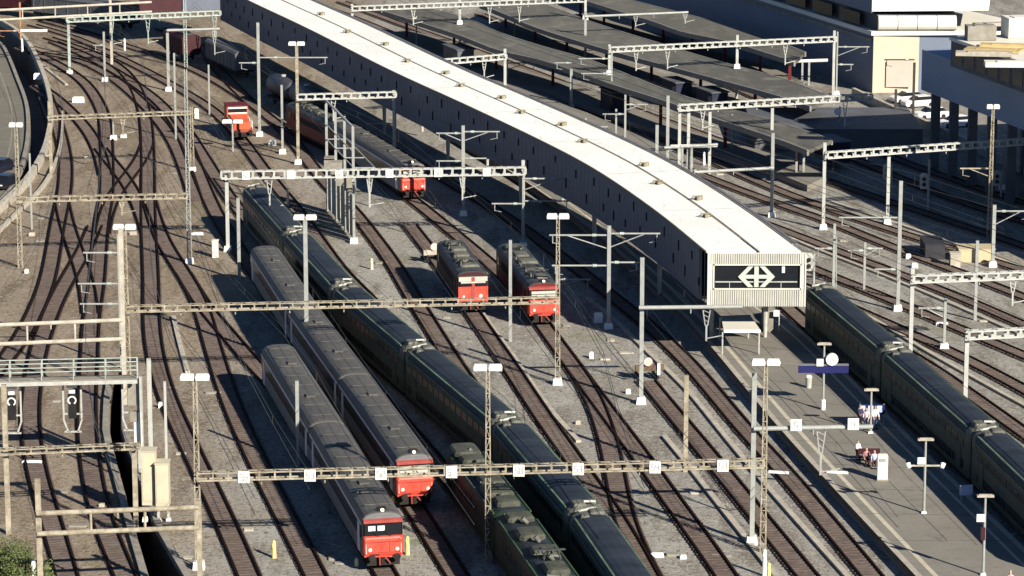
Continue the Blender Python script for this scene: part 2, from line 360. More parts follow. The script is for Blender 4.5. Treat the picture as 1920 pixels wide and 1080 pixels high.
# cable ducts
for pp, lab in (([(1100,560),(1152,600),(1242,690),(1282,722),(1350,810),(1440,917),(1585,1080),(1640,1140)], 'long pale cable duct beside the platform track'),
                ([(1245,820),(1282,862),(1317,910),(1407,1022),(1460,1090)], 'pale cable duct running down to the tall foreground mast'),
                ([(905,590),(940,640),(985,700),(1020,760),(1085,830)], 'thin pale duct between the two locomotive tracks'),
                ([(1470,520),(1560,560),(1640,597),(1700,640),(1790,690),(1900,752),(1990,800)], 'pale duct right of the green train on the right'),
                ([(1430,425),(1530,470),(1640,510),(1730,548),(1850,600),(1960,650)], 'pale duct crossing behind the emblem building towards the right'),
                ([(1560,380),(1650,410),(1740,440),(1850,480),(1960,520)], 'faint pale duct among the tracks at upper right'),
                ([(325,595),(335,640),(349,690),(352,700)], 'narrow grey duct between the two left hand tracks'),
                ([(72,118),(100,140),(125,160)], 'pale duct by the small ramp at the top left')):
    p = pxpath(pp, 0, 3); mb = MB(); strip(mb, p, .42, 0, .20)
    tag(mb.build('cable_duct', M_conc), lab, 'cable duct')
# ------------------------------------------------------------------ platforms
def prism_px(pp, z0, z1, zpx=None):
    return MB().prism([G(x, y, z1 if zpx is None else zpx)[:2] for x, y in pp], z0, z1)
PL = [(540,82),(640,132),(760,202),(880,274),(1000,350),(1100,424),(1180,492),(1250,560),(1325,640),(1440,778),(1560,912),(1700,1062),(1760,1125)]
PR = [(700,125),(800,172),(900,222),(1000,275),(1120,345),(1220,410),(1320,480),(1420,560),(1505,620),(1635,748),(1765,876),(1935,1040),(2010,1115)]
zp = .75
Lw = [G(x, y, zp) for x, y in PL]; Rw = [G(x, y, zp) for x, y in PR]
def ribbon(l, r, z0, z1):
    """closed solid between a left and a right line with the same number of points"""
    return MB().loft([[(a.x, a.y, z0), (b.x, b.y, z0), (b.x, b.y, z1), (a.x, a.y, z1)] for a, b in zip(l, r)])
def resample(l, n=40):
    p = spline(l, 3); T = plen(p); return [at_s(p, T*i/(n-1)) for i in range(n)]
LL, RR = resample(Lw), resample(Rw)
plat = struct(ribbon(LL, RR, -.05, zp), 'platform', M_plat)
e = MB(); strip(e, offset(LL, -.22), .44, .3, zp+.012); strip(e, offset(RR, .22), .44, .3, zp+.012); e.build('edge_stone', M_edge, plat)
e = MB(); strip(e, offset(LL, -1.35), .36, zp-.05, zp+.008); strip(e, offset(RR, 1.3), .24, zp-.05, zp+.008); e.build('safety_line', mat('safety_line_paint', (.50, .45, .34), .8, 0, .15, 1.5), plat)
jm = MB()
for k in range(3, 38):
    a_ = LL[k]; b_ = RR[k]; jm.bar((a_.x*.985+b_.x*.015, a_.y*.985+b_.y*.015, zp+.006), (a_.x*.02+b_.x*.98, a_.y*.02+b_.y*.98, zp+.006), .07, .016)
for k in range(3, 37):
    a_ = LL[k].lerp(RR[k], .48); b_ = LL[k+1].lerp(RR[k+1], .48); jm.bar((a_.x, a_.y, zp+.004), (b_.x, b_.y, zp+.004), .06, .016)
jm.build('paving_joint', mat('paving_joint', (.11, .10, .085), .9, 0, .2, 1), plat)
# other platforms under the canopies
CAN = [
 ('grey flat platform canopy nearest the long white roof', [(690,12),(780,40),(867,68),(933,94),(1013,112),(1067,130),(1147,158),(1240,187),(1340,222),(1463,262),(1515,282)],
      [(770,8),(840,24),(890,40),(933,60),(1013,86),(1093,108),(1147,128),(1240,165),(1320,192),(1453,227),(1560,262)]),
 ('grey flat platform canopy second from the long white roof', [(900,8),(960,32),(1000,50),(1093,80),(1147,96),(1180,105),(1260,126),(1380,158),(1460,180),(1520,200)],
      [(960,-16),(1010,4),(1060,22),(1100,38),(1180,64),(1233,80),(1300,101),(1380,124),(1470,148),(1560,182)]),
 ('brownish flat canopy beside the tall blue grey wall', [(1040,-18),(1110,5),(1180,27),(1230,42),(1280,60),(1367,78),(1430,97),(1490,116)],
      [(1110,-24),(1150,-8),(1190,2),(1280,25),(1330,38),(1385,56),(1440,71),(1510,98)]),
 ]
ZC = 4.7
for i, (lab, l, r) in enumerate(CAN):
    l = resample([G(x, y, ZC) for x, y in l], 24); r = resample([G(x, y, ZC) for x, y in r], 24)
    t = thing('platform_canopy', (l[12]+r[12])/2*1.0-Vector((0, 0, 0)), lab, 'canopy')
    t.location.z = 0
    ribbon(l, r, ZC-.45, ZC).build('roof', M_canopy, t)
    f = MB(); strip(f, l, .25, ZC-.6, ZC+.05); strip(f, r, .25, ZC-.6, ZC+.05); f.build('fascia', mat('canopy_fascia', (.22, .21, .19), .7, 0, .15, 1), t)
    mid = [(a+b)/2 for a, b in zip(l, r)]
    for k in range(1, 23, 3):
        p = mid[k]; q = MB(); q.box((p.x, p.y, 2.45), (.4, .4, 3.7)); q.box((p.x, p.y, 4.1), (2.4, .25, .3)); q.build('column', M_dred, t)
    # low shelters / stairs walls under the canopy
    pl = ribbon(offset(l, -.1) if False else l, r, -.05, .74); struct(pl, 'platform', M_plat)
# shaded paved area between the concourse and the first canopy with low machinery
pa = resample([G(x, y, .72) for x, y in [(700,75),(820,128),(960,182),(1080,228),(1200,285),(1262,322)]], 16)
pb = resample([G(x, y, .72) for x, y in [(720,62),(850,112),(990,165),(1110,215),(1215,262),(1300,305)]], 16)
struct(ribbon(pa, pb, -.05, .72), 'platform', M_plat)
# ------------------------------------------------------------------ elevated concourse
ZB, ZT = 5.0, 9.9
roofL = spline([G(x, y, ZT) for x, y in [(412,-27),(480,7),(580,54),(730,130),(855,187),(960,236),(1030,270),(1120,318),(1235,397),(1327,472)]], 3)
roofL = smooth_path(roofL, 5)[::-1]                       # now from the near end to the far end
W = 8.6
roofL = [Vector((p.x, p.y, 0)) for p in roofL]
# the near end face is square to the camera: blend section direction
def sect(path, W):
    out = []
    n = len(path)
    for i, p in enumerate(path):
        a = path[max(0, i-1)]; b = path[min(n-1, i+1)]; t = (b-a).normalized(); nn = Vector((t.y, -t.x, 0))
        w = max(0, 1-i/5); nn = (nn*(1-w)+Vector((1, 0, 0))*w); nn = nn/nn.dot(Vector((t.y, -t.x, 0)))
        out.append(nn)
    return out
nn = sect(roofL, W); roofR = [p+n_*W for p, n_ in zip(roofL, nn)]
con = thing('station_concourse', (roofL[0].x+W/2, roofL[0].y, 0), 'long curved elevated hall with white roof and dark walls above the tracks', 'building')
def ring(a, b, z0, z1): return [(a.x, a.y, z0), (b.x, b.y, z0), (b.x, b.y, z1), (a.x, a.y, z1)]
def lat(f0, f1, z0, z1, i0=0, i1=None):
    i1 = i1 or len(roofL)
    return MB().loft([ring(roofL[i]+nn[i]*f0, roofL[i]+nn[i]*f1, z0, z1) for i in range(i0, i1)])
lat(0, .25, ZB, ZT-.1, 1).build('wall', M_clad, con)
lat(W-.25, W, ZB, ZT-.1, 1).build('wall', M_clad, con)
lat(.251, W-.251, ZB, ZB+.3, 1).build('floor_slab', M_bwall2, con)
lat(-.08, W/2-.16, ZT-.1, ZT+.04).build('roof', M_wroof, con)
lat(W/2+.16, W-.62, ZT-.1, ZT+.04).build('roof', M_wroof, con)
lat(W/2-.16, W/2+.16, ZT-.1, ZT-.02, 2).build('roof_gap', M_gutter, con)
lat(W-.62, W-.5, ZT-.1, ZT+.0, 1).build('roof_gutter', M_gutter, con)
lat(W-.5, W-.38, ZT-.1, ZT+.07, 1).build('roof_edge', M_conc_d, con)
lat(W-.38, W-.28, ZT-.1, ZT+.0, 1).build('roof_gutter', M_gutter, con)
lat(W-.28, W+.02, ZT-.1, ZT+.09, 1).build('roof_edge', M_cgrey, con)
lat(-.16, -.08, ZT-.1, ZT+.03).build('roof_gutter', M_gutter, con)
for i in range(6, len(roofL)-2, 6):                         # sheet joints
    a = roofL[i]; b = a+nn[i]*(W/2-.3); a = a+nn[i]*.2
    s_ = MB(); s_.bar((a.x, a.y, ZT+.05), (b.x, b.y, ZT+.05), .1, .035); a = roofL[i]+nn[i]*(W/2+.3); b = roofL[i]+nn[i]*(W-.8); s_.bar((a.x, a.y, ZT+.05), (b.x, b.y, ZT+.05), .1, .035)
    s_.build('sheet_joint', mat('roof_joint', (.34, .32, .27), .7, 0, .1, 1), con)
T_ = plen(roofL); cen = [p+n_*W/2 for p, n_ in zip(roofL, nn)]
vents = [(1330,408,0),(1318,375,1),(1238,346,0),(1212,312,1),(1095,268,0),(1058,236,1),(988,213,0),(950,185,1),(867,163,0),(825,140,1),(748,118,0),(710,86,1),(632,63,0),(575,30,1)]
for x, y, side in vents:
    p = G(x, y, ZT); s = nearest_s(cen, Vector((p.x, p.y, 0))); a = at_s(cen, s); b = at_s(cen, s+.5); t = (b-a).normalized(); n_ = Vector((t.y, -t.x, 0))
    sd = 1 if side else -1
    v = MB(); c = a+n_*sd*.75
    v.box((c.x, c.y, ZT+.22), (.9, .3, .32), math.atan2(t.y, t.x))
    for q in (0, 1):
        m_ = a+n_*sd*(.3+q*.9); v.tube((m_.x, m_.y, ZT), (m_.x, m_.y, ZT+.4), .07)
    m1 = a+n_*sd*.3; m2 = a+n_*sd*1.2; v.tube((m1.x, m1.y, ZT+.4), (m2.x, m2.y, ZT+.4), .07)
    v.build('roof_outlet', M_gutter, con)
s = 1.0; rib_ = MB()
base_ = lat(-.02, .0, ZB+.02, ZB+.2, 1)
rib_.v, rib_.f = list(base_.v), list(base_.f)
while s < T_-2:
    a = at_s(roofL, s); q = at_s(roofL, s+.3); t = (q-a).normalized(); n_ = Vector((t.y, -t.x, 0)); a = a+n_*.008
    rib_.box((a.x, a.y, (ZB+ZT)/2-.05), (.10, .045, ZT-ZB-.12), math.atan2(t.y, t.x)); s += 1.25
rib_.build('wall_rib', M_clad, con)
# slit windows on the shaded wall, two staggered rows
s = 3.0; k = 0
while s < T_-4 and k < 90:
    a = at_s(roofL, s); b = at_s(roofL, s+.3); t = (b-a).normalized(); n_ = Vector((t.y, -t.x, 0)); a = a-n_*.03
    zc = ZB+(1.6, 3.5)[k % 2]+random.uniform(-.25, .25)
    v = MB(); v.box((a.x, a.y, zc), (.22, .08, random.uniform(.6, 1.0)), math.atan2(t.y, t.x)); v.build('window', M_slot, con); s += random.uniform(1.6, 3.6); k += 1
# end face
fy = roofL[0].y-.02; x0 = roofL[0].x; x1 = x0+W
def pz(y): return zat(Vector((x0, fy, 0)), y)
def pxx(x): return x0+(x-1327)/(1514-1327)*W
zt, z1_, z0_, zb_ = ZT-.1, pz(497), pz(541), ZB
fr = MB()
ox0, ox1 = pxx(1340), pxx(1503)
yb = fy+.28
fr.box(((x0+ox0)/2, (fy+yb)/2, (zt+zb_)/2), (ox0-x0, yb-fy, zt-zb_)); fr.box(((x1+ox1)/2, (fy+yb)/2, (zt+zb_)/2), (x1-ox1, yb-fy, zt-zb_))
fr.build('end_frame', M_facel, con)
fr = MB(); fr.box(((ox0+ox1)/2, (fy+yb)/2+.02, (zt+z1_)/2), (ox1-ox0, yb-fy-.02, zt-z1_)); fr.box(((ox0+ox1)/2, (fy+yb)/2+.02, (zb_+z0_)/2), (ox1-ox0, yb-fy-.02, z0_-zb_))
n = 44
for i in range(n):
    xx = x0+.15+(x1-x0-.3)*i/(n-1)
    for za, zbb in ((z1_+.1, zt-.05), (zb_+.05, z0_-.1)):
        fr.box((xx, fy-.02, (za+zbb)/2), (.09, .06, zbb-za))
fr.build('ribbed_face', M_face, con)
fr = MB()
for za in (z1_+.03, z0_-.03): fr.box(((ox0+ox1)/2, fy-.03, za), (ox1-ox0+.2, .08, .12))
for xa in (ox0-.05, ox1+.05): fr.box((xa, fy-.03, (z0_+z1_)/2), (.12, .08, z1_-z0_+.18))
for xa in (x0+.06, x1-.06): fr.box((xa, fy-.04, (zt+zb_)/2), (.12, .1, zt-zb_))
fr.build('window_frame', M_facel, con)
gl = MB(); gl.box(((ox0+ox1)/2, fy+.2, (z0_+z1_)/2), (ox1-ox0, .04, z1_-z0_)); gl.build('window_pane', M_glass, con)
gl = MB(); zz = pz(529); gl.bar((ox0+.1, fy+.12, zz), (ox1-.25, fy+.12, zz), .06, .1)
for f_ in (.18, .78): gl.bar((ox0+(ox1-ox0)*f_, fy+.12, zz), (ox0+(ox1-ox0)*f_, fy+.12, z0_), .05, .05)
gl.build('railing', M_equipl, con)
# emblem: cross between two outward pointing arrow heads
em = MB(); ex = (pxx(1420)); ez = (z0_+z1_)/2; hh = (z1_-z0_)/2*.88; ye = fy+.06; hw = (pxx(1455)-pxx(1385))/2
em.box((ex, ye, ez), (hh*.42, .1, hh*2)); em.box((ex, ye-.003, ez), (hw*1.35, .1, hh*.36))
for sd in (-1, 1):
    w_ = hh*.5
    pts = [(hw, 0), (hw-hh*.95, hh), (hw-hh*.95-w_, hh), (hw-w_*1.05, 0), (hw-hh*.95-w_, -hh), (hw-hh*.95, -hh)]
    def q(pl, yy): return [(ex+sd*a, yy, ez+b) for a, b in pl]
    for part in ([pts[0], pts[1], pts[2], pts[3]], [pts[0], pts[3], pts[4], pts[5]]):
        fr_, bk = q(part, ye-.055), q(part, ye+.055); em.add(fr_+bk, [(0,1,2,3),(7,6,5,4),(0,4,5,1),(1,5,6,2),(2,6,7,3),(3,7,4,0)])
em.build('emblem', mat('emblem_grey', (.46, .49, .44), .5, 0, .04, 1), con)
gl = MB(); gl.box((pxx(1471), fy+.1, pz(506)), (.25, .1, .55)); gl.build('notice', M_white, con)
# elevated cross passage joining the far end
for xa, xb, ya, mm in ((343, 414, 21, M_clad), (262, 341, 26, M_maroon)):
    p_ = G(xa, ya, ZB); q_ = G(xb, ya-4, ZB); w_ = MB(); w_.prism([(p_.x, p_.y), (q_.x, q_.y), (q_.x, q_.y+9), (p_.x, p_.y+9)], ZB, 10.4); w_.build('cross_passage', mm, con)
p_ = G(263, 26, ZB); q_ = G(414, 17, ZB); w_ = MB(); w_.prism([(p_.x, p_.y-.2), (q_.x, q_.y-.2), (q_.x, q_.y+9.2), (p_.x, p_.y+9.2)], 10.4, 10.7); w_.build('passage_roof', M_bwall2, con)
# supports
for s in (5, 24, 46, 70, 95, 120):
    for f_ in (.22, .78):
        i = min(range(len(roofL)), key=lambda j: abs(plen(roofL[:j+1])-s) if j else s)
        p = roofL[i]+nn[i]*W*f_; q_ = MB(); q_.tube((p.x, p.y, .6), (p.x, p.y, ZB), .16, .28); q_.build('support_column', M_equipl, con)
# stair canopy under the hall end
st = MB(); a = [G(x, y, 2.9) for x, y in [(1352,592),(1406,590),(1426,619),(1357,619)]]
st.prism([(p.x, p.y) for p in a], 2.75, 2.9); o = thing('stair_roof', (a[2].x, a[2].y, 0.75), 'cream sloping roof over the stairs under the emblem face', 'stair roof')
st.build('roof_slab', M_offw, o)
b = MB()
for p in a: b.bar((p.x*.995+.0, p.y, .75), (p.x*.995, p.y, 2.75), .12)
b.build('post', M_equipl, o)
b = MB(); b.bar((a[3].x, a[3].y-.06, 2.82), (a[2].x, a[2].y-.06, 2.82), .12, .25); b.build('front_edge', M_white, o)
w = thing('stair_block', G(1447,640,.75), 'small grey stair block with white notice right of the cream stair roof', 'stair block')
b = MB(); p = G(1440,622,.75); b.box((p.x, p.y+1, 1.75), (.9, 2.4, 2.0)); b.build('wall_panel', M_conc_d, w)
p = G(1455,625,.75); b = MB(); b.box((p.x, p.y, 2.6), (.5, .1, .55)); b.build('notice', M_white, w); b = MB(); b.tube((p.x+.25, p.y, .75), (p.x+.25, p.y, 2.9), .06); b.build('post', M_equipl, w)
# ------------------------------------------------------------------ trains
def prof(w, h0, h1, hr, n=5):
    """cross section list (y,z) anticlockwise from lower left: vertical sides h0..h1, curved roof to hr"""
    pts = [(-w/2, h0), (w/2, h0), (w/2, h1)]
    for i in range(1, n*2):
        t = math.pi*i/(2*n); pts.append((w/2*math.cos(t)**.75 if math.cos(t) > 0 else -w/2*(-math.cos(t))**.75, h1+(hr-h1)*math.sin(t)**.8))
    pts.append((-w/2, h1)); return pts
class Car:
    """collects sub-part meshes in local coordinates; x along, y across, placed by matrix"""
    def __init__(s, name, p, q, parent, m, label=None):
        s.d = (q-p).normalized(); s.L = (q-p).length; s.M = Matrix.Translation(p) @ Matrix.Rotation(math.atan2(s.d.y, s.d.x), 4, 'Z'); s.parent = parent; s.name = name; s.root = None
    def put(s, mb, name, m, smooth=False):
        mb.v = [tuple(s.M @ Vector(v)) for v in mb.v]
        o = mb.build(name, m, s.root or s.parent, smooth)
        if s.root is None: s.root = o
        return o
def loftx(pf, xs, scl=None):
    mb = MB(); rings = []
    for k, x in enumerate(xs):
        a = 1 if scl is None else scl[k]
        z0 = pf[0][1]
        rings.append([(x, y*a, z0+(z-z0)*(a if a < 1 else 1)) for y, z in pf])
    return mb.loft(rings)
def bogie(car, x, zb=.25):
    b = MB(); b.box((x, 0, .62), (3.2, 2.2, .45))
    for dx in (-1.25, 1.25):
        for sd in (-1, 1): b.tube((x+dx, sd*.68, .68), (x+dx, sd*.82, .68), .46, n=12)
        b.tube((x+dx, -.7, .68), (x+dx, .7, .68), .09)
    for sd in (-1, 1): b.box((x, sd*1.1, .62), (2.9, .18, .3))
    car.put(b, 'bogie', M_dark)
def coach(parent, p, q, style='grey', front=None, tail=False, name='coach'):
    """p = near (front) end, q = far end"""
    c = Car(name, p, q, parent, None); L = c.L; g = .35
    if style == 'grey':
        W_, h0, h1, hr = 2.85, .95, 3.3, 4.05; body, roofm = M_cgrey, M_roofc
    elif style == 'redloco':
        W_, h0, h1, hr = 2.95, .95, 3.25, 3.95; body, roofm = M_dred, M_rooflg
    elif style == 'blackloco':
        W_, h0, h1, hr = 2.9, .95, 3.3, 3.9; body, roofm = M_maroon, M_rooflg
    else:
        W_, h0, h1, hr = 2.8, .55, 3.7, 4.6; body, roofm = M_grn, M_roofd
    x0 = .12 if not front else .0; x1 = L-.25
    pf = prof(W_, h0, h1, hr)
    if front: xs, sc = [x0+.02, x0+.12, x1-.4, x1], [.965, 1, 1, .97]
    elif style == 'green': xs, sc = [x0, x0+.25, x0+1.1, x1-1.1, x1-.25, x1], [.93, .98, 1, 1, .98, .93]
    else: xs, sc = [x0, x0+.15, x0+.5, x1-.5, x1-.15, x1], [.93, .98, 1, 1, .98, .93]
    c.put(loftx(pf, xs, sc), name, body)
    # roof skin
    rp = [(y*1.012, z+.03) for y, z in pf[2:]]; rp = [(rp[0][0], h1-.05)]+rp+[(rp[-1][0], h1-.05)]
    c.put(loftx(rp, [x+0 for x in xs], [s_ for s_ in sc]) if False else loftx(rp, [xs[0]+.05]+xs[1:-1]+[xs[-1]-.05], sc), 'roof', roofm, False)
    if style == 'grey':
        for sd in (-1, 1):
            b = MB(); b.box((L/2, sd*(W_/2+.02), 3.21), (x1-x0-.6, .06, .2)); c.put(b, 'cant_rail', M_cant)
            b = MB(); b.box((L/2, sd*(W_/2+.005), 2.55), (x1-x0-.3, .03, .95)); c.put(b, 'window_band', M_glass)
        for xx in (1.6, L-1.9):
            for sd in (-1, 1):
                b = MB(); b.box((xx, sd*(W_/2+.012), 2.0), (.8, .05, 2.0)); c.put(b, 'door', M_red2 if sd < 0 else M_cant)
        b = MB(); b.box((L/2, 0, hr+.012), (x1-x0-1, .16, .07))
        for k in range(int(L/3.2)):
            b.box((2+k*3.2, 0, hr+.03), (.12, 1.9, .05))
        b.box((L*.3, .1, hr+.08), (.9, .7, .14)); b.box((L*.72, -.1, hr+.08), (.9, .7, .14))
        c.put(b, 'roof_rib', M_roofc)
    if style == 'green':
        for sd in (-1, 1):
            for zc, hh_ in ((3.05, .62), (1.35, .68)):
                b = MB()
                k = 1.6
                while k < L-2.2: b.box((k+.75, sd*(W_/2+.012), zc), (1.35, .04, hh_)); k += 1.6
                c.put(b, 'window_band', M_glass)
            b = MB(); b.box((L/2, sd*(W_/2+.02), 3.82), (x1-x0-2.4, .10, .09)); c.put(b, 'cant_rail', M_grnl)
            b = MB(); b.box((L/2, sd*(W_/2-.2), 4.33), (x1-x0-2.6, .13, .10)); c.put(b, 'roof_rail', M_grnl)
            b = MB(); b.box((3.0, sd*(W_/2+.02), 1.75), (1.3, .05, 2.1)); b.box((L-3.2, sd*(W_/2+.02), 1.75), (1.3, .05, 2.1)); c.put(b, 'door', M_grnl if sd < 0 else M_grn)
        b = MB(); b.hump((.95, .45, hr+.08), (1.2, .9, .34)); b.hump((L-1.1, -.35, hr+.06), (1.1, 1.0, .3)); b.hump((L-1.9, .6, hr+.02), (.6, .6, .25)); b.hump((1.5, -.6, hr+.0), (.7, .6, .3)); c.put(b, 'roof_unit', M_equip)
        b = MB(); b.tube((.7, .15, hr+.3), (.7, -.7, hr+.25), .09); b.tube((L-.6, .8, hr), (L-.6, -.4, hr+.2), .1); b.box((.55, .65, hr+.02), (.35, .3, .3)); c.put(b, 'roof_fitting', M_equipl)
        # domed end cap in lighter green-grey
        cp = [(y*1.02, z+.045) for y, z in pf[2:]]; cp = [(cp[0][0], h1-.25)]+cp+[(cp[-1][0], h1-.25)]
        c.put(loftx(cp, [x0+.02, x0+.35, x0+1.15], [.93, .99, 1.0]), 'end_cap', M_equip)
        c.put(loftx(cp, [x1-1.15, x1-.35, x1-.02], [1.0, .99, .93]), 'end_cap', M_equip)
    if style in ('redloco', 'blackloco'):
        for sd in (-1, 1):
            b = MB(); b.box((L/2, sd*(W_/2+.01), 2.6), (L*.62, .05, .7)); c.put(b, 'side_grille', M_dark)
            b = MB(); b.box((1.7, sd*(W_/2+.012), 2.6), (.8, .04, .8)); b.box((L-1.9, sd*(W_/2+.012), 2.6), (.8, .04, .8)); c.put(b, 'cab_window', M_glass)
        b = MB()
        for k in range(5):
            b.hump((2.6+k*(L-5)/4, random.uniform(-.2, .2), hr+.08), (random.uniform(1.2, 2.2), random.uniform(1.1, 1.9), random.uniform(.25, .4)))
        for k in range(6): b.tube((2.4+k*(L-5)/5, .8, hr-.15), (2.4+k*(L-5)/5, .8, hr+.42), .09)
        b.bar((2.2, .8, hr+.42), (L-2.2, .8, hr+.42), .06); c.put(b, 'roof_equipment', M_equip)
        for xx in (3.4, L-3.6): pantograph(c, xx, hr)
    # bogies + underframe
    for xx in (3.2, L-3.5): bogie(c, xx)
    b = MB(); b.box((L/2, 0, .75), (L-8.5, 2.2, .5)); c.put(b, 'underframe_box', M_dark)
    if front: nose(c, front, W_, h0, h1, hr, style)
    return c
def pantograph(c, x, hr):
    b = MB()
    for sd in (-.5, .5):
        b.bar((x-.9, sd, hr+.25), (x+.9, sd, hr+.35), .07); b.bar((x+.9, sd, hr+.35), (x-.8, sd*.8, hr+.62), .05)
    b.bar((x-.8, -.9, hr+.66), (x-.8, .9, hr+.66), .12, .06); b.bar((x-.5, -.9, hr+.62), (x-.5, .9, hr+.62), .08, .05)
    for dx in (-.8, .8):
        for sd in (-.55, .55): b.tube((x+dx, sd, hr), (x+dx, sd, hr+.28), .07)
    c.put(b, 'pantograph', M_rooflg)
def nose(c, kind, W_, h0, h1, hr, style):
    w = W_
    if kind in ('cab', 'cabshade'):
        def rr(x, k, z0, z1, ins=0):   # ring across
            return [(x, -w/2*k, z0), (x, w/2*k, z0), (x, w/2*k, z1), (x, -w/2*k, z1)]
        def r8(x, k, z0, z1, q=.14):
            y = w/2*k
            return [(x, -y, z0+q), (x, -y+q, z0), (x, y-q, z0), (x, y, z0+q), (x, y, z1-q), (x, y-q*.5, z1), (x, -y+q*.5, z1), (x, -y, z1-q)]
        b = MB().loft([r8(.3, 1.006, .96, 2.44), r8(-.05, 1.0, .98, 2.43), r8(-.22, .97, 1.02, 2.41), r8(-.33, .92, 1.10, 2.36), r8(-.38, .84, 1.22, 2.25)]); c.put(b, 'nose_panel', M_red)
        b = MB(); b.box((-.385, 0, 2.02), (.02, w*.8, .035)); b.box((-.385, -.42, 1.65), (.02, .035, .7)); b.box((-.385, 0, 1.28), (.02, w*.8, .03)); b.box((-.36, .55, 1.14), (.03, .5, .1)); c.put(b, 'panel_seam', M_dred)
        for yy in (-.5, .35): c.put(MB().bar((-.30, yy, 2.40), (-.26, yy+.4, 2.85), .03), 'wiper', M_black)
        b = MB()
        for yy in (-1.22, 1.22): b.tube((-.36, yy, 1.2), (-.34, yy, 2.25), .025, n=6)
        c.put(b, 'handrail', M_lamp)
        b = MB(); b.box((-.1, 0, 1.02), (.36, w*.94, .16)); b.bar((-.42, -.95, 1.02), (-.42, .95, 1.02), .1); c.put(b, 'buffer_beam', M_red)
        b = MB().loft([rr(-.0, .98, 3.32, 3.62), rr(-.22, .95, 3.34, 3.54)]); c.put(b, 'cab_roof_edge', M_red2)
        if kind == 'cab':
            b = MB().loft([rr(.0, .97, 2.44, 3.30), rr(-.18, .90, 2.46, 3.26)]); c.put(b, 'windscreen', M_glass)
            b = MB()
            for yy in (.75, .1): b.box((-.21, yy+.05, 2.98), (.03, .5, .36))
            c.put(b, 'sun_blind', mat('reflecting_blind', (.62, .64, .62), .4, 0, .1, 1))
        else:
            b = MB().loft([rr(.0, .97, 2.44, 3.30), rr(-.14, .92, 2.46, 3.26)]); c.put(b, 'windscreen', M_glass)
            b = MB(); b.box((-.16, 0, 3.08), (.05, w*.8, .26)); b.box((-.17, 0, 2.70), (.05, w*.8, .36)); c.put(b, 'sun_blind', mat('pale_blind', (.42, .42, .36), .6, 0, .1, 1))
        b = MB()
        for yy in (-1, 1): b.tube((-.37, yy*.95, 1.5), (-.42, yy*.95, 1.5), .13, n=10)
        b.tube((.25, .0, hr+.02), (.1, .0, hr+.14), .14, n=10); c.put(b, 'headlight', M_lens)
        b = MB(); b.tube((.35, .25, hr), (.35, .25, hr+.25), .08); b.box((.7, -.1, hr+.08), (.5, .5, .2)); c.put(b, 'horn', M_dark)
    elif kind == 'flat':
        b = MB(); b.box((-.06, 0, 1.75), (.14, w*.96, 1.5)); c.put(b, 'nose_panel', M_red)
        for sd in (-1, 1):
            b = MB(); b.box((-.09, sd*w*.27, 2.78), (.1, w*.34, .45)); c.put(b, 'windscreen', M_glass)
        b = MB(); b.box((-.05, 0, 3.22), (.16, w*.93, .42)); b.box((-.13, 0, 2.92), (.1, w*.8, .16)); c.put(b, 'cab_visor', mat('pale_blind', (.42, .42, .36), .6, 0, .1, 1))
        b = MB(); b.box((-.14, 0, 2.45), (.06, .3, 1.9)); b.box((-.08, 0, 1.05), (.2, w*.94, .14)); c.put(b, 'cab_door', M_red2)
        b = MB(); b.tube((-.12, -.7, 1.6), (-.2, -.7, 1.6), .17, n=10); b.tube((-.12, .9, 1.6), (-.2, .9, 1.6), .11, n=10); c.put(b, 'headlight', M_lens)
    b = MB()
    for yy in (-.88, .88): b.tube((-.2, yy, 1.02), (-.75, yy, 1.02), .12); b.tube((-.72, yy, 1.02), (-.78, yy, 1.02), .25, n=12)
    b.box((-.2, 0, 1.02), (.12, 2.2, .14)); b.tube((-.2, 0, .95), (-.6, 0, .85), .09); b.tube((-.5, .15, .9), (-.5, .15, .45), .06); c.put(b, 'coupling_gear', M_dark)
    b = MB(); b.box((-.12, 0, .55), (.15, 2.3, .5)); c.put(b, 'snow_guard', M_dark)
    b = MB(); b.bar((-.4, -.45, .5), (-.4, -.1, .95), .09); b.tube((-.45, .3, .4), (-.45, .3, .95), .07); c.put(b, 'brake_hose', M_red2)
def train(name, path, front_px, lens, styles, fronts, label, cat='train', ahead=0.0):
    """front at the near end; path runs far->near"""
    q = G(*front_px); s = nearest_s(path, Vector((q.x, q.y, 0)))+ahead; root = thing(name, at_s(path, s), label, cat)
    for i, (L, st_) in enumerate(zip(lens, styles)):
        a = at_s(path, s); b = at_s(path, s-L)
        coach(root, Vector((a.x, a.y, .2)), Vector((b.x, b.y, .2)), st_, fronts.get(i), name='coach' if 'loco' not in st_ else 'body')
        s -= L
    return root
train('passenger_train', paths['D'], (718,1071), [25.2, 26.4], ['grey', 'grey'], {0: 'cab'}, 'grey roofed train with red nose and dark windscreen nearest the bottom edge')
train('passenger_train', paths['E'], (786,955), [25.2, 26.4, 26.4], ['grey', 'grey', 'grey'], {0: 'cabshade'}, 'long grey roofed train whose red nose stands behind the numbered gantry')
train('double_deck_train', paths['F'], (1103,1078), [25, 25, 25, 25, 25, 25], ['green']*6, {}, 'longest dark green double deck train in the middle of the yard', ahead=25)
train('double_deck_train', paths['T'], (1850,917), [26, 26, 25], ['green']*3, {}, 'dark green double deck train beside the platform on the right', ahead=26)
train('passenger_train', paths['O'], (780,377), [27.8, 18.5], ['grey', 'redloco'], {0: 'cabshade'}, 'grey coach and dark red locomotive beyond the white numbered gantry')
train('locomotive', paths['I'], (886,590), [15.2], ['blackloco'], {0: 'flat'}, 'boxy locomotive with pale visor and flat red front, left of the parked pair', 'locomotive')
train('locomotive', paths['O'], (1022,613), [18.5], ['redloco'], {0: 'cabshade'}, 'bright red nosed locomotive with dark roof, right of the parked pair', 'locomotive')
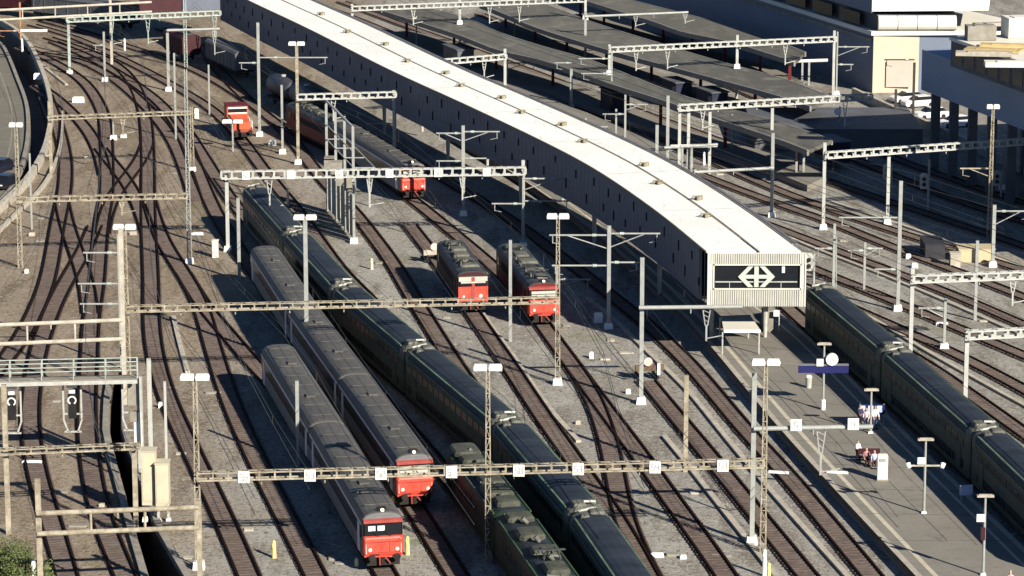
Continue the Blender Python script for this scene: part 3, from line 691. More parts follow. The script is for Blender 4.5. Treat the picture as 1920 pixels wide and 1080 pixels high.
# front green unit with open roof equipment (T4)
gp = paths['G']; q = G(868,930); s0 = nearest_s(gp, Vector((q.x, q.y, 0))); root = thing('electric_train', at_s(gp, s0), 'dark green railcar with cluttered roof equipment at the bottom centre', 'train')
for k, Lk in enumerate((18.0, 24.0)):
    a = at_s(gp, s0+Lk); b = at_s(gp, s0)
    c = Car('coach', Vector((a.x, a.y, .2)), Vector((b.x, b.y, .2)), root, None); W_ = 2.85; pf = prof(W_, .7, 3.2, 3.75)
    c.put(loftx(pf, [.12, .3, Lk-1.6, Lk-.6, Lk-.15] if k == 0 else [.12, .4, Lk-.4, Lk-.15], [.95, 1, 1, .93, .78] if k == 0 else [.95, 1, 1, .95]), 'coach', M_grn4)
    rp = [(y*.86, z+.06) for y, z in pf[2:]]; rp = [(rp[0][0], 3.1)]+rp+[(rp[-1][0], 3.1)]
    c.put(loftx(rp, [.3, Lk-2.0]), 'roof', M_roofd)
    for sd in (-1, 1):
        b_ = MB(); b_.bar((.5, sd*1.32, 3.55), (Lk-1.5, sd*1.32, 3.55), .1); c.put(b_, 'cant_rail', mat('dull_green_rail', (.05,.09,.045), .6, 0, .3, 1))
        b_ = MB(); kk = 1.4
        while kk < Lk-2.5: b_.box((kk, sd*(W_/2+.01), 2.35), (1.3, .04, .8)); kk += 1.7
        c.put(b_, 'window_band', M_glass)
    b_ = MB()
    for j in range(6):
        xx = 2+j*(Lk-4)/5.0; b_.hump((xx, random.uniform(-.2, .2), 3.98), (random.uniform(1.6, 2.9), random.uniform(1.5, 2.1), .42))
    c.put(b_, 'roof_unit', mat('olive_roof_unit', (.062, .065, .048), .8, 0, .5, 1.5))
    b_ = MB()
    for j in range(5): b_.tube((2.9+j*(Lk-5)/4.3, random.uniform(-.5,.5), 3.9), (2.9+j*(Lk-5)/4.3, .1, 4.28), .16, n=10); b_.tube((3.6+j*(Lk-5)/4., random.choice((-1,1))*.95, 3.75), (3.6+j*(Lk-5)/4., .95, 4.0), .09, n=8)
    c.put(b_, 'roof_fitting', M_equip); pantograph(c, Lk*.5, 4.15)
    for xx in (3, Lk-3.2): bogie(c, xx)
    s0 += Lk
# small red shunter
p = paths['N']; q = G(457,267); s = nearest_s(p, Vector((q.x, q.y, 0))); a = at_s(p, s); b = at_s(p, s-9.5)
root = thing('shunting_locomotive', a, 'small orange red shunter with white striped cab at the upper left', 'locomotive')
c = Car('body', Vector((a.x, a.y, .2)), Vector((b.x, b.y, .2)), root, None)
M_or = mat('orange_red_paint', (.62, .10, .035), .5, 0, .15, 1.2)
c.put(MB().box((4.6, 0, 1.2), (9.0, 2.7, .35)), 'frame', M_red2)
c.put(MB().loft([[(.3, -1.0, 1.38), (.3, 1.0, 1.38), (.3, .95, 2.2), (.3, -.95, 2.2)], [(4.2, -1.1, 1.38), (4.2, 1.1, 1.38), (4.2, 1.05, 2.65), (4.2, -1.05, 2.65)]]), 'bonnet', M_or)
cab = c.put(MB().box((5.6, 0, 2.45), (2.6, 2.6, 2.15)), 'cab', M_or)
c.put(MB().box((4.27, 0, 3.05), (.08, 2.3, .42)), 'windscreen', M_glass); c.put(MB().box((4.24, 0, 3.38), (.06, 2.35, .2)).box((4.24, 0, 2.72), (.06, 2.3, .14)), 'white_band', M_lamp)
c.put(MB().box((5.6, 0, 3.6), (2.9, 2.7, .14)), 'cab_roof', M_dred); c.put(MB().box((8, 0, 2.0), (1.9, 2.1, 1.2)), 'bonnet', M_or)
bb = MB()
for yy in (-.88, .88): bb.tube((.1, yy, 1.15), (-.5, yy, 1.15), .13); bb.tube((-.48, yy, 1.15), (-.55, yy, 1.15), .25, n=12)
bb.box((0.05, 0, .75), (.2, 2.3, .5)); c.put(bb, 'buffer', M_dark)
for xx in (2.2, 6.6):
    w_ = MB()
    for sd in (-1, 1): w_.tube((xx, sd*.68, .52), (xx, sd*.84, .52), .5, n=14)
    w_.tube((xx, -.7, .52), (xx, .7, .52), .08); c.put(w_, 'wheelset', M_dark)
hr_ = MB()
for sd in (-1.25, 1.25):
    for xx in (.3, 1.5, 2.8, 4.0): hr_.bar((xx, sd, 1.38), (xx, sd, 2.35), .05)
    hr_.bar((.3, sd, 2.35), (4.0, sd, 2.35), .05)
c.put(hr_, 'handrail', M_lamp)
# freight wagons in the shade at the top
def wagon(px0, L, label, kind, m, path=None, ang=None, W_=2.8, hh=3.9):
    a = G(*px0); a.z = .2; b = a+Vector((math.sin(ang), math.cos(ang), 0))*L
    root = thing('freight_wagon', (a.x, a.y, 0), label, 'freight wagon'); c = Car('w', a, b, root, None)
    c.put(MB().box((L/2, 0, 1.1), (L-1, 2.5, .25)), 'frame', M_dark)
    if kind == 'tank':
        for k in range(2):
            x = .8+k*L/2; t_ = MB(); t_.loft([[(x+dx, math.cos(i*math.pi/8)*1.35*sc, 2.6+math.sin(i*math.pi/8)*1.35*sc) for i in range(16)] for dx, sc in ((0, .8), (.3, 1), (L/2-1.3, 1), (L/2-1, .8))]); c.put(t_, 'tank', m, True)
            c.put(MB().tube((x+L/4, 0, 3.9), (x+L/4, 0, 4.15), .35, n=12), 'hatch', M_equipl)
    else:
        pf = prof(W_, 1.25, hh-.6, hh); c.put(loftx(pf, [.4, L-.4]), 'box_body', m)
        rb = MB(); rb.box((L/2, 0, hh-.45), (L-.9, W_+.12, .1))
        for k in range(9):
            for sd in (-1, 1): rb.box((.8+k*(L-1.6)/8, sd*(W_/2+.03), (hh+.6)/2), (.1, .06, hh-2.0))
        c.put(rb, 'rib', m); c.put(MB().box((L/2, 0, hh+.03), (L-1.2, W_*.5, .06)), 'roof', M_bwall2)
    for xx in (2, L-2):
        w_ = MB()
        for sd in (-1, 1): w_.tube((xx, sd*.68, .55), (xx, sd*.84, .55), .46, n=12)
        w_.tube((xx, -.7, .55), (xx, .7, .55), .08); c.put(w_, 'wheelset', M_dark)
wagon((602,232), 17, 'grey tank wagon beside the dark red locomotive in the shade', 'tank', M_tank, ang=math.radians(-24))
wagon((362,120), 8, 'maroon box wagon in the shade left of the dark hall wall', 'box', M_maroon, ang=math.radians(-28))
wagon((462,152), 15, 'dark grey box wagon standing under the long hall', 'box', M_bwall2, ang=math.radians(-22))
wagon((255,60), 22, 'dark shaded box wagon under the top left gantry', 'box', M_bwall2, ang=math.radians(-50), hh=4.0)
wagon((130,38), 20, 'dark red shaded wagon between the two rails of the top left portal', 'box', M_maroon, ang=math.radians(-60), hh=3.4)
# ------------------------------------------------------------------ masts, gantries, lamps
def hmast(x, y, z0, z1, m, parent, w=.34, name='mast'):
    b = MB(); b.box((x, y-w*.36, (z0+z1)/2), (w, w*.22, z1-z0)); b.box((x, y+w*.36, (z0+z1)/2), (w, w*.22, z1-z0)); b.box((x, y, (z0+z1)/2), (w*.3, w*.5, z1-z0)); b.box((x, y, z1+.02), (w*1.05, w*1.0, .04))
    return b.build(name, m, parent)
def latmast(x, y, z0, z1, m, parent, w0=.40, w1=.22):
    b = MB(); cs = []
    for sx, sy in ((-1,-1),(1,-1),(1,1),(-1,1)):
        b.bar((x+sx*w0/2, y+sy*w0/2, z0), (x+sx*w1/2, y+sy*w1/2, z1), .075)
    n = max(3, int((z1-z0)/.8))
    for k in range(n):
        a = k/n; c = (k+1)/n; wa = (w0+(w1-w0)*a)/2; wc = (w0+(w1-w0)*c)/2; za = z0+(z1-z0)*a; zc = z0+(z1-z0)*c; s_ = 1 if k % 2 else -1
        for yy in (-1, 1): b.bar((x+s_*wa, y+yy*wa, za), (x-s_*wc, y+yy*wc, zc), .04)
        for xx in (-1, 1): b.bar((x+xx*wa, y+s_*wa, za), (x+xx*wc, y-s_*wc, zc), .04)
        b.bar((x-wa, y-wa, za), (x+wa, y-wa, za), .06)
    return b.build('mast', m, parent)
def foot(x, y, parent, m=None, z=0.0, w=.85, h=.55):
    b = MB(); b.loft([[(x-w/2, y-w/2, z-.1), (x+w/2, y-w/2, z-.1), (x+w/2, y+w/2, z-.1), (x-w/2, y+w/2, z-.1)], [(x-w*.4, y-w*.4, z+h), (x+w*.4, y-w*.4, z+h), (x+w*.4, y+w*.4, z+h), (x-w*.4, y+w*.4, z+h)]]); return b.build('foot', m or M_white, parent)
def lamphead(x, y, z, parent, w=2.1, m=None):
    w *= .94
    b = MB()
    for sd in (-1, 1):
        cx = x+sd*w*.265
        b.loft([[(cx-w*.23, y-.22, z-.02), (cx+w*.23, y-.22, z-.02), (cx+w*.23, y+.22, z-.02), (cx-w*.23, y+.22, z-.02)], [(cx-w*.24, y-.28, z+.2), (cx+w*.24, y-.28, z+.2), (cx+w*.24, y+.28, z+.2), (cx-w*.24, y+.28, z+.2)], [(cx-w*.2, y-.16, z+.42), (cx+w*.2, y-.16, z+.42), (cx+w*.2, y+.16, z+.42), (cx-w*.2, y+.16, z+.42)]])
    b.build('lamp_head', m or M_lamp, parent)
    b = MB(); b.bar((x-w*.3, y, z-.05), (x+w*.3, y, z-.05), .08); b.build('lamp_bracket', M_galv, parent)
def arms(p, z0, lst, m, parent, d=None):
    """cantilevers: (px_end, py) -> horizontal tube from the mast to that pixel, with brace and dropper"""
    for (ex, ey, br) in lst:
        z = zat(p, ey); sc = PX(Vector((p.x, p.y, z)))[0]
        f = p.y*CP-(z-H)*SP; X = (ex-960)*f/F; q = Vector((X, p.y, z)); b = MB(); a = Vector((p.x, p.y, z))
        b.tube(a, q, .085)
        L = q.x-a.x
        if br: b.tube((p.x, p.y, z-br), (p.x+L*.72, p.y, z), .055)
        sg = 1 if L > 0 else -1
        b.tube(q-Vector((sg*.3, 0, 0)), q-Vector((sg*.3, 0, .75)), .05); b.tube(q-Vector((sg*.3, 0, .7)), q-Vector((sg*1.0, 0, .85)), .03)
        b.build('cantilever', m, parent)
        i = MB(); t = a.lerp(q, .25); i.tube(t-Vector((.2, 0, 0)), t+Vector((.2, 0, 0)), .14, n=8); i.build('insulator', M_dark if m is M_tan else M_green, parent)
def mast(x, yt, yb, label, m=None, lst=(), lat_=False, lamp=0, ft=True, z=0.0, w=.34, name='catenary_mast', cat='mast', signs=()):
    m = m or M_galv
    p = G(x, yb, z); zt_ = zat(p, yt); t = thing(name, (p.x, p.y, z), label, cat, 'overhead line masts in the yard' if name == 'catenary_mast' else None)
    zl = zt_-(.3 if lamp else 0)
    (latmast if lat_ else hmast)(p.x, p.y, z, zl, m, t) if lat_ else hmast(p.x, p.y, z, zl, m, t, w)
    if ft: foot(p.x, p.y, t, z=z)
    if lamp: lamphead(p.x, p.y, zt_-.3, t, lamp)
    arms(p, z, lst, m, t)
    return t, p
def gantry(label, A, B, z, masts=(), hang=(), signs=(), depth=.55, m=None, double=0, thick=.1, pitch=1.05, tube=False, group='portal gantries'):
    """A,B pixel centre of beam ends, z height. masts: (px, top_py or None, lattice, lamp, foot)"""
    m = m or M_galv; a = G(A[0], A[1], z); b = G(B[0], B[1], z)
    t = thing('portal_gantry', ((a.x+b.x)/2, (a.y+b.y)/2, 0), label, 'gantry', group)
    d = (b-a); L = d.length; u = d.normalized(); n = Vector((u.y, -u.x, 0)); mb = MB(); up = Vector((0, 0, 1))
    def atpx(x):
        lo, hi = -.3, 1.3
        for _ in range(40):
            mi = (lo+hi)/2
            if PX(a+d*mi)[0] < x: lo = mi
            else: hi = mi
        return a+d*lo
    hd = depth/2
    if tube:
        mb.tube(a, b, .17, n=10)
        if double:
            mb.tube(a-up*double, b-up*double, .17, n=10); k = int(L/5)+1
            for i in range(1, k): q = a+d*i/k; mb.tube(q, q-up*double, .09)
    else:
        wv = .28
        for s1 in (-1, 1):
            mb.bar(a+up*hd+n*wv*s1, b+up*hd+n*wv*s1, thick*.8, .08 if m is M_tan else .12); mb.bar(a-up*hd+n*wv*s1, b-up*hd+n*wv*s1, thick*.8, .11 if m is M_tan else .15)
        k = max(3, int(L/pitch))
        for i in range(k+1):
            q = a+d*i/k
            for s1 in (-1, 1): mb.bar(q-up*(hd-.06)+n*wv*s1, q+up*(hd-.06)+n*wv*s1, .22 if m is not M_tan else .12, .05)
            mb.bar(q+up*(hd+.07)-n*(wv-.05), q+up*(hd+.07)+n*(wv-.05), .08, .03); 
            if i < k: q2 = a+d*(i+1)/k; mb.bar(q+up*(hd+.066)-n*(wv-.05), q2+up*(hd+.066)+n*(wv-.05), .06, .03)
    mb.build('crossbeam', m, t)
    for mm in masts:
        x, yt, lt, lamp, ft = mm[:5]; mmat = mm[5] if len(mm) > 5 else m
        q = atpx(x) + n*(.45 if not tube else .3)*(-1 if n.y > 0 else 1)*(-1)
        q = atpx(x); q = Vector((q.x, q.y+.5, 0)); zt_ = zat(q, yt) if yt is not None else z+hd+.35
        zt_ = max(zt_, z)
        zl = zt_-(.3 if lamp else 0)
        if lt: latmast(q.x, q.y, 0, zl, mmat, t)
        else: hmast(q.x, q.y, 0, zl, mmat, t)
        if ft: foot(q.x, q.y, t, z=ft-1 if ft > 1 else 0)
        if lamp: lamphead(q.x, q.y, zt_-.3, t, lamp)
    for hx in hang:
        x, ln = hx if isinstance(hx, tuple) else (hx, 3.0)
        q = atpx(x)-up*hd; h = MB()
        h.bar(q+u*.30, q+u*.10-up*ln*.5, .09); h.bar(q-u*.30, q-u*.10-up*ln*.5, .09)
        for k in range(3): h.bar(q-u*(.28-.07*k)-up*ln*.15*k, q+u*(.28-.07*k)-up*ln*.15*(k+.6), .05)
        h.bar(q-up*ln*.48, q-up*ln, .15); h.tube(q-up*(ln-.2), q-up*(ln-.2)+u*1.4+up*.25, .05); h.build('drop_bracket', m, t)
    for x, txt in signs:
        q = atpx(x)-n*(.38 if n.y > 0 else -.38); q = Vector((q.x, q.y-.02, q.z-(.0 if not tube else -.35)))
        s_ = MB(); s_.box((q.x, q.y, q.z-.02), (.78, .07, .84)); so = s_.build('number_sign', M_lamp, t)
        digits(txt, q.x, q.y-.045, q.z-.02, .42, so)
    # strain insulators along the beam
    ins = MB(); k = int(L/4.2)
    for i in range(1, k): q = a+d*i/k-up*(hd+.05 if not tube else .15); ins.tube(q, q-up*.38, .07, .05)
    if k > 1: ins.build('insulator', m, t)
    return t
SEG = {'0':'abcdef','1':'bc','2':'abged','3':'abgcd','4':'fgbc','5':'afgcd','6':'afgedc','7':'abc','8':'abcdefg','9':'abcdfg'}
def digits(txt, cx, y, cz, h, parent, m=None):
    w = h*.5; g = h*.2; n = len(txt); x = cx-(n*w+(n-1)*g)/2; b = MB(); t = h*.12
    for ch in txt:
        P_ = {'a':((x,cz+h/2),(x+w,cz+h/2)),'b':((x+w,cz+h/2),(x+w,cz)),'c':((x+w,cz),(x+w,cz-h/2)),'d':((x,cz-h/2),(x+w,cz-h/2)),'e':((x,cz),(x,cz-h/2)),'f':((x,cz+h/2),(x,cz)),'g':((x,cz),(x+w,cz))}
        for k in SEG[ch]:
            p, q = P_[k]; b.bar((p[0], y, p[1]), (q[0], y, q[1]), .02, t) if p[1] == q[1] else b.bar((p[0], y, p[1]), (q[0], y, q[1]), t, .02)
        x += w+g
    b.build('numeral', m or M_digit, parent)
# --- portals
gantry('white truss gantry with five number signs over the middle yard', (415,328), (985,320), 8.0, [(424,328,0,0,1),(981,301,0,0,1)], [(505,3.3),(693,3.2),(867,2.6)],
       [(461,'62'),(545,'61'),(636,'60'),(730,'59'),(821,'58'),(912,'57')], depth=.72, m=M_gwhite)
gantry('long tan truss gantry with eight number signs across the foreground', (370,893), (1432,868), 6.8, [(368,704,1,2.1,1),(915,686,1,2.1,0),(1434,676,1,2.1,0)], [],
       [(457,'54'),(581,'53'),(714,'52'),(846,'51'),(972,'50'),(1083,'53'),(1227,'54'),(1354,'57')], depth=.52, m=M_tan)
gantry('tan truss gantry passing in front of the parked locomotives', (236,579), (1048,562), 7.5, [(236,423,1,2.0,0),(1046,403,1,2.0,1)], [], depth=.48, m=M_tan)
gantry('rusty tan gantry over the crossing tracks on the left', (30,374), (352,367), 7.0, [(33,232,1,1.4,0),(352,130,1,0,1,M_galv)], [(228,1.6)], depth=.45, m=M_tan)
gantry('thin rusty gantry over the curving tracks at upper left', (90,221), (358,211), 7.0, [(92,190,0,0,0),(358,200,1,0,1)], [(230,2.2)], depth=.38, m=M_tan)
gantry('pale green truss gantry left of the dark hall wall', (125,37), (413,24), 7.6, [(127,32,0,0,1),(346,-120,1,0,0)], [(209,3.6),(277,3.6),(402,4.6)], depth=.62, m=M_green)
gantry('double tube portal running off the top left corner', (-20,20), (284,4), 8.6, [(-30,0,0,0,0),(206,-40,0,0,0)], [], tube=True, double=1.35, m=M_conc)
gantry('double tube portal running off the left edge beside the signal gantry', (-40,611), (229,600), 7.6, [(229,430,0,0,0)], [], tube=True, double=1.6, m=M_conc)
gantry('tan gantry with insulators below the signal gantry', (-30,848), (262,836), 6.3, [(9,722,0,0,0),(250,836,0,0,0)], [], depth=.34, m=M_tan)
gantry('double tube portal nearest the bottom left corner', (68,963), (372,951), 7.0, [(70,899,0,0,0),(371,940,0,0,0)], [], tube=True, double=1.4, m=M_tan)
gantry('white gantry in front of the hall wall beside the red locomotive', (557,182), (742,177), 8.0, [(557,80,0,2.0,1,M_tan),(738,170,0,0,0)], [(625,2.6)], depth=.6, m=M_gwhite)
gantry('white gantry at the top right of the hall roof', (660,16), (1098,-1), 7.6, [(660,8,0,0,0),(862,-14,0,0,5.7),(1098,-20,0,0,5.7)], [(775,2.4),(918,2.6),(974,2.6)], depth=.6, m=M_gwhite)
gantry('short white gantry half hidden behind the hall roof', (816,117), (948,106), 7.8, [(947,92,0,0,1)], [(908,2.4)], depth=.6, m=M_gwhite)
gantry('long white gantry above the flat canopies', (1143,93), (1567,73), 8.0, [(1143,84,0,0,5.7),(1383,66,0,0,5.7),(1565,58,0,0,0)], [(1193,2.6),(1252,2.6),(1473,2.8)], depth=.6, m=M_gwhite)
gantry('long white gantry with rounded end before the tall wall', (1273,202), (1634,181), 8.0, [(1275,195,0,0,0),(1292,195,0,0,0),(1332,196,0,0,0),(1449,186,0,0,0)], [(1585,3.0),(1318,2.4)], depth=.66, m=M_gwhite)
gantry('white gantry before the shaded pillars at right', (1550,291), (1920,265), 8.0, [(1547,268,0,0,1),(1668,280,0,0,1)], [], depth=.62, m=M_gwhite)
gantry('white gantry leaving the right edge above the diamond crossing tracks', (1712,523), (1960,514), 7.6, [(1712,504,0,0,1)], [(1900,2.4)], depth=.6, m=M_gwhite)
gantry('short white gantry at the right edge beside the green train', (1815,628), (1960,621), 7.4, [(1815,618,0,0,0)], [], depth=.62, m=M_gwhite)
gantry('single tube portal over the platform with two number signs', (1205+208,804), (1636,800), 8.6, [(1414,700,0,0,1)], [(1540,3.2)], [(1491,'5'),(1598,'4')], tube=True, m=M_galv)
gantry('single tube beam reaching from a tall mast towards the stair roof', (1198,577), (1392,575), 8.3, [(1204,484,0,0,1)], [(1325,2.6)], tube=True, m=M_galv)
gantry('tube beam with hook above the second flat canopy', (1096,31), (1290,23), 7.4, [(1098,22,0,0,0)], [(1192,1.5),(1285,1.3)], tube=True, m=M_galv)
gantry('small box shaped portal by the tank shaped signal at upper left', (313,57), (412,54), 8.2, [(313,57,0,0,1)], [(402,3.2)], tube=True, m=M_galv)
gantry('low tube beam between two masts behind the white hall roof', (1245,277), (1345,271), 5.6, [(1232,235,0,0,0),(1252,180,0,0,0)], [], tube=True, m=M_galv)
gantry('low tube beam crossing the tracks behind the white hall roof', (1300,323), (1450,315), 5.4, [(1304,318,0,0,0),(1449,250,0,0,1)], [], tube=True, m=M_galv)
# --- single masts
ML = [
 (487,43,255,'tall mast right of the orange shunter with one arm',dict(lst=[(448,118,0),(614,108,0)])),
 (530,160,288,'short mast with white foot in front of the dark red locomotive',dict(w=.26)),
 (869,236,404,'mast with white foot and four arms before the hall wall',dict(lst=[(818,250,.9),(937,247,1.0),(818,302,0),(935,297,0)])),
 (1141,424,616,'tall mast with braced arms left of the emblem building',dict(lst=[(1030,441,1.3),(1238,438,1.3),(1035,498,0),(1200,492,0)])),
 (1285,705,884,'plain tan mast right of the small buffer stop',dict(m=M_tan,ft=False)),
 (957,451,640,'plain pale mast between the two parked locomotives',dict(ft=False,w=.28)),
 (449,372,525,'short grey mast in the shade left of the first grey coach',dict(w=.3,ft=False)),
 (559,715,872,'short pale mast beside the nearest grey train',dict(w=.26,ft=False)),
 (576,405,690,'very tall white lamp mast between the grey and green trains',dict(lamp=2.1,name='lamp_mast',cat='lamp mast',ft=False)),
 (286,676,905,'thin pale post just right of the signal gantry',dict(w=.2,ft=False,m=M_gwhite)),
 (314,716,932,'thin grey post behind the cream cabinets',dict(w=.18,ft=False,m=M_gwhite)),
 (60,288,430,'thin grey post beside the curved barrier',dict(w=.18,ft=False)),
 (197,60,152,'thin post between the fanning tracks at upper left',dict(w=.26,lst=[(175,85,0)])),
 (330,100,262,'thin mast among the curving tracks right of the rusty gantry',dict(w=.22,ft=False)),
 (393,122,216,'pinkish thin post left of the orange shunter',dict(w=.2,ft=False)),
 (437,226,284,'low lamp post directly in front of the orange shunter',dict(w=.18,lamp=2.6,name='lamp_mast',cat='lamp mast',ft=False)),
 (1854,198,452,'tan mast with white lamp head at the right before the pillars',dict(m=M_tan,lat_=True,lamp=1.4,ft=False,lst=[(1800,316,.9)])),
 (1880,290,355,'short pale post holding a square signal at upper right',dict(w=.24)),
 (1683,340,582,'tall mast with white foot right of the emblem building',dict(lst=[(1573,408,0),(1640,505,0)])),
 (1562,420,560,'slender pale mast just behind the right end of the hall',dict(w=.24,ft=False,lst=[(1528,466,0)])),
 (1828,452,600,'pale mast in front of the tan crate at right',dict(w=.28,ft=False)),
 (1861,385,500,'mast with a big braced arm at the right edge',dict(lst=[(1935,396,1.4)])),
 (1071,130,205,'mast with white foot rising beyond the hall roof',dict(lst=[(1040,118,0)])),
 (1155,205,262,'short post with a pale bowl shaped lamp beyond the hall roof',dict(w=.22,ft=False)),
 (1668+72,300,388,'short mast with ring signal before the dark pillars',dict(w=.24,ft=False)),
 (738-45,330,386,'stub post under the numbered white gantry',dict(w=.2,ft=False)),
 (1712-148,438,545,'grey lattice mast beside the tracks behind the hall end',dict(lat_=True,ft=False)),
 (213,230,262,'small post with white foot between the left curved tracks',dict(w=.18)),
 (1098,222,285,'thin mast just beyond the middle of the hall roof',dict(w=.22,ft=False,lst=[(1140,238,0)])),
 (1172,178,268,'taller thin mast beyond the hall roof beside the navy kiosk',dict(w=.24,ft=False,lst=[(1215,196,.7),(1130,214,0)])),
 (1620,455,545,'thin mast with two arms among the tracks right of the hall end',dict(w=.22,ft=False,lst=[(1590,470,0),(1655,466,.7)])),
 (1770,560,655,'thin mast with one arm between the right hand tracks',dict(w=.24,lst=[(1722,578,.9)])),
 (1045+0,498,560,'short crossarm post behind the tan lamp mast',dict(w=.2,ft=False,lst=[(1108,524,.6)])),
]
for x, yt, yb, lab, kw in ML: mast(x, yt, yb, lab, **kw)
t, p = mast(981,330,463,'white footed mast carrying arms at the end of the numbered gantry', lst=[(1068,335,1.2),(922,382,0),(1068,377,0)], w=.2)
t, p = mast(742,182,278,'mast with braced arm at the right end of the gantry before the hall', lst=[(792,187,1.0),(684,232,0)], w=.2, ft=False)
t, p = mast(1147,97,152,'short mast with arms on the flat canopy', lst=[(1085,110,0),(1090,138,0)], w=.2, ft=False, z=4.7)
t, p = mast(1568,60,178,'mast with braced arms before the tall blue grey wall', lst=[(1630,88,1.2),(1600,121,0)], w=.2)
t, p = mast(951,98,160,'mast with an arm at the end of the half hidden gantry', lst=[(1005,118,.9)], w=.2)
t, p = mast(228,440,690,'light mast with two left arms over the crossing tracks', lst=[(156,474,0),(146,532,0),(150,570,0)], w=.2, ft=False)
# row of tall posts with railings (wash / maintenance frame)
def post_row():
    base = [G(614,395), G(631,414), G(648,434), G(664,455)]; tops = [192, 205, 220, 236]
    t = thing('maintenance_frame', base[3], 'tall receding row of pale posts with rails and panels in mid yard', 'steel frame')
    zt_ = [zat(b, y) for b, y in zip(base, tops)]; z = sum(zt_)/4
    for b in base: hmast(b.x, b.y, 0, z, M_galv, t, .26, 'post')
    r = MB()
    for zz, w in ((z, .2), (z-2.6, .1), (z-4.2, .1)): r.bar((base[0].x, base[0].y, zz), (base[3].x, base[3].y, zz), w)
    for b in base: r.bar((b.x, b.y, z-4.2), (b.x+2.2, b.y, z-4.2), .1)
    r.bar((base[0].x+2.2, base[0].y, z-4.2), (base[3].x+2.2, base[3].y, z-4.2), .1); r.build('rail', M_galv, t)
    for k in range(3):
        a, b = base[k], base[k+1]; pn = MB()
        for f0, f1 in ((.08, .42), (.5, .9)):
            p_ = a.lerp(b, f0); q_ = a.lerp(b, f1); pn.add([(p_.x, p_.y, .3), (q_.x, q_.y, .3), (q_.x, q_.y, 4.6), (p_.x, p_.y, 4.6), (p_.x+.12, p_.y, .3), (q_.x+.12, q_.y, .3), (q_.x+.12, q_.y, 4.6), (p_.x+.12, p_.y, 4.6)], [(0,1,2,3),(7,6,5,4),(0,4,5,1),(1,5,6,2),(2,6,7,3),(3,7,4,0)])
        pn.build('panel', M_conc, t)
    foot(base[3].x, base[3].y-.2, t)
    g = MB()
    for k in range(4): g.box((base[0].x+(base[3].x-base[0].x)*(k+.5)/4, base[0].y+(base[3].y-base[0].y)*(k+.5)/4, 5.6+.3*(k % 2)), (1.2, 1.6, 1.4))
    g.build('machine_box', M_conc_d, t)
post_row()
# --- signal gantry at left
def signal_gantry():
    z = 7.8; a = G(-40,714,z); b = G(258,707,z); t = thing('signal_gantry', ((a.x+b.x)/2, a.y, 0), 'wide pale walkway gantry carrying three hanging signals at the left edge', 'signal gantry'); d = b-a; L = d.length; u = d.normalized()
    n = Vector((u.y, -u.x, 0)); m = MB()
    if n.y > 0: n = -n
    for w in (-.1, -1.3): m.bar(a-n*w*1.0, b-n*w*1.0, .3, .3)
    m.build('crossbeam', M_equipl, t)
    m = MB(); p0 = a+n*.1; m.add([tuple(a+n*.1+Vector((0,0,.17))), tuple(b+n*.1+Vector((0,0,.17))), tuple(b+n*1.4*1+Vector((0,0,.17))), tuple(a+n*1.4+Vector((0,0,.17))), tuple(a+n*.1+Vector((0,0,.23))), tuple(b+n*.1+Vector((0,0,.23))), tuple(b+n*1.4+Vector((0,0,.23))), tuple(a+n*1.4+Vector((0,0,.23)))], [(0,3,2,1),(4,5,6,7),(0,1,5,4),(1,2,6,5),(2,3,7,6),(3,0,4,7)])
    m.build('walkway', M_conc_d, t)
    m = MB(); k = int(L/2.0)
    for off_ in (0.05, 1.35):
        for i in range(k+1): q = a+d*i/k+n*off_; m.bar(q+Vector((0,0,.2)), q+Vector((0,0,1.55)), .12 if off_ < 1 else .06)
        for hh in (1.55, .9): q = n*off_+Vector((0,0,hh)); m.bar(a+q, b+q, .07)
    m.build('railing', M_green, t)
    q = b+u*.1; m = MB()
    m.box((q.x, q.y+.2, z/2), (.42, .42, z)); m.box((q.x+.75, q.y+.2, z/2+.7), (.3, .3, z+1.4)); m.build('mast', M_equipl, t)
    m = MB(); m.box((q.x-.15, q.y-.25, 3.8), (.55, .35, 2.6)); m.build('cable_cabinet', M_white, t)
    for x in (22, 134, 244):
        q = a+d*((G(x,712,z).x-a.x)/d.x); q = q-Vector((0, .25, 0))
        s_ = MB()
        for sx in (-.68, .68): s_.bar((q.x+sx, q.y, z+.1), (q.x+sx, q.y, z-3.2), .13); s_.bar((q.x+sx, q.y, z-3.2), (q.x+sx*.55, q.y, z-4.1), .12)
        for zz in (z-2.7, z-4.1): s_.bar((q.x-.65, q.y, zz), (q.x+.65, q.y, zz), .12)
        fr_ = s_.build('signal_frame', M_equipl, t)
        if x == 244:
            s_ = MB(); s_.box((q.x+.1, q.y, z-1.2), (.7, .4, 1.8)); s_.box((q.x+.15, q.y, z-3.0), (.6, .4, .8)); s_.build('signal_box', M_conc_d, fr_); continue
        s_ = MB(); s_.box((q.x, q.y-.05, z-.45), (.8, .12, .38)); s_.box((q.x, q.y-.05, z-.92), (.45, .12, .3)); s_.build('number_sign', M_lamp, fr_)
        s_ = MB(); s_.box((q.x, q.y-.02, z-2.1), (.62, .2, 1.9)); s_.build('signal_board', M_black, fr_)
        s_ = MB(); nn_ = 18; R0, R1 = .34, .24; cz = z-1.6; yy = q.y-.16
        for i in range(nn_-3):
            t0 = math.pi*1.35-2*math.pi*i/nn_; t1 = math.pi*1.35-2*math.pi*(i+1)/nn_
            s_.bar((q.x+.29*math.cos(t0), yy, cz+.29*math.sin(t0)), (q.x+.29*math.cos(t1), yy, cz+.29*math.sin(t1)), .1, .1)
        s_.build('signal_hood', M_lamp, fr_)
signal_gantry()
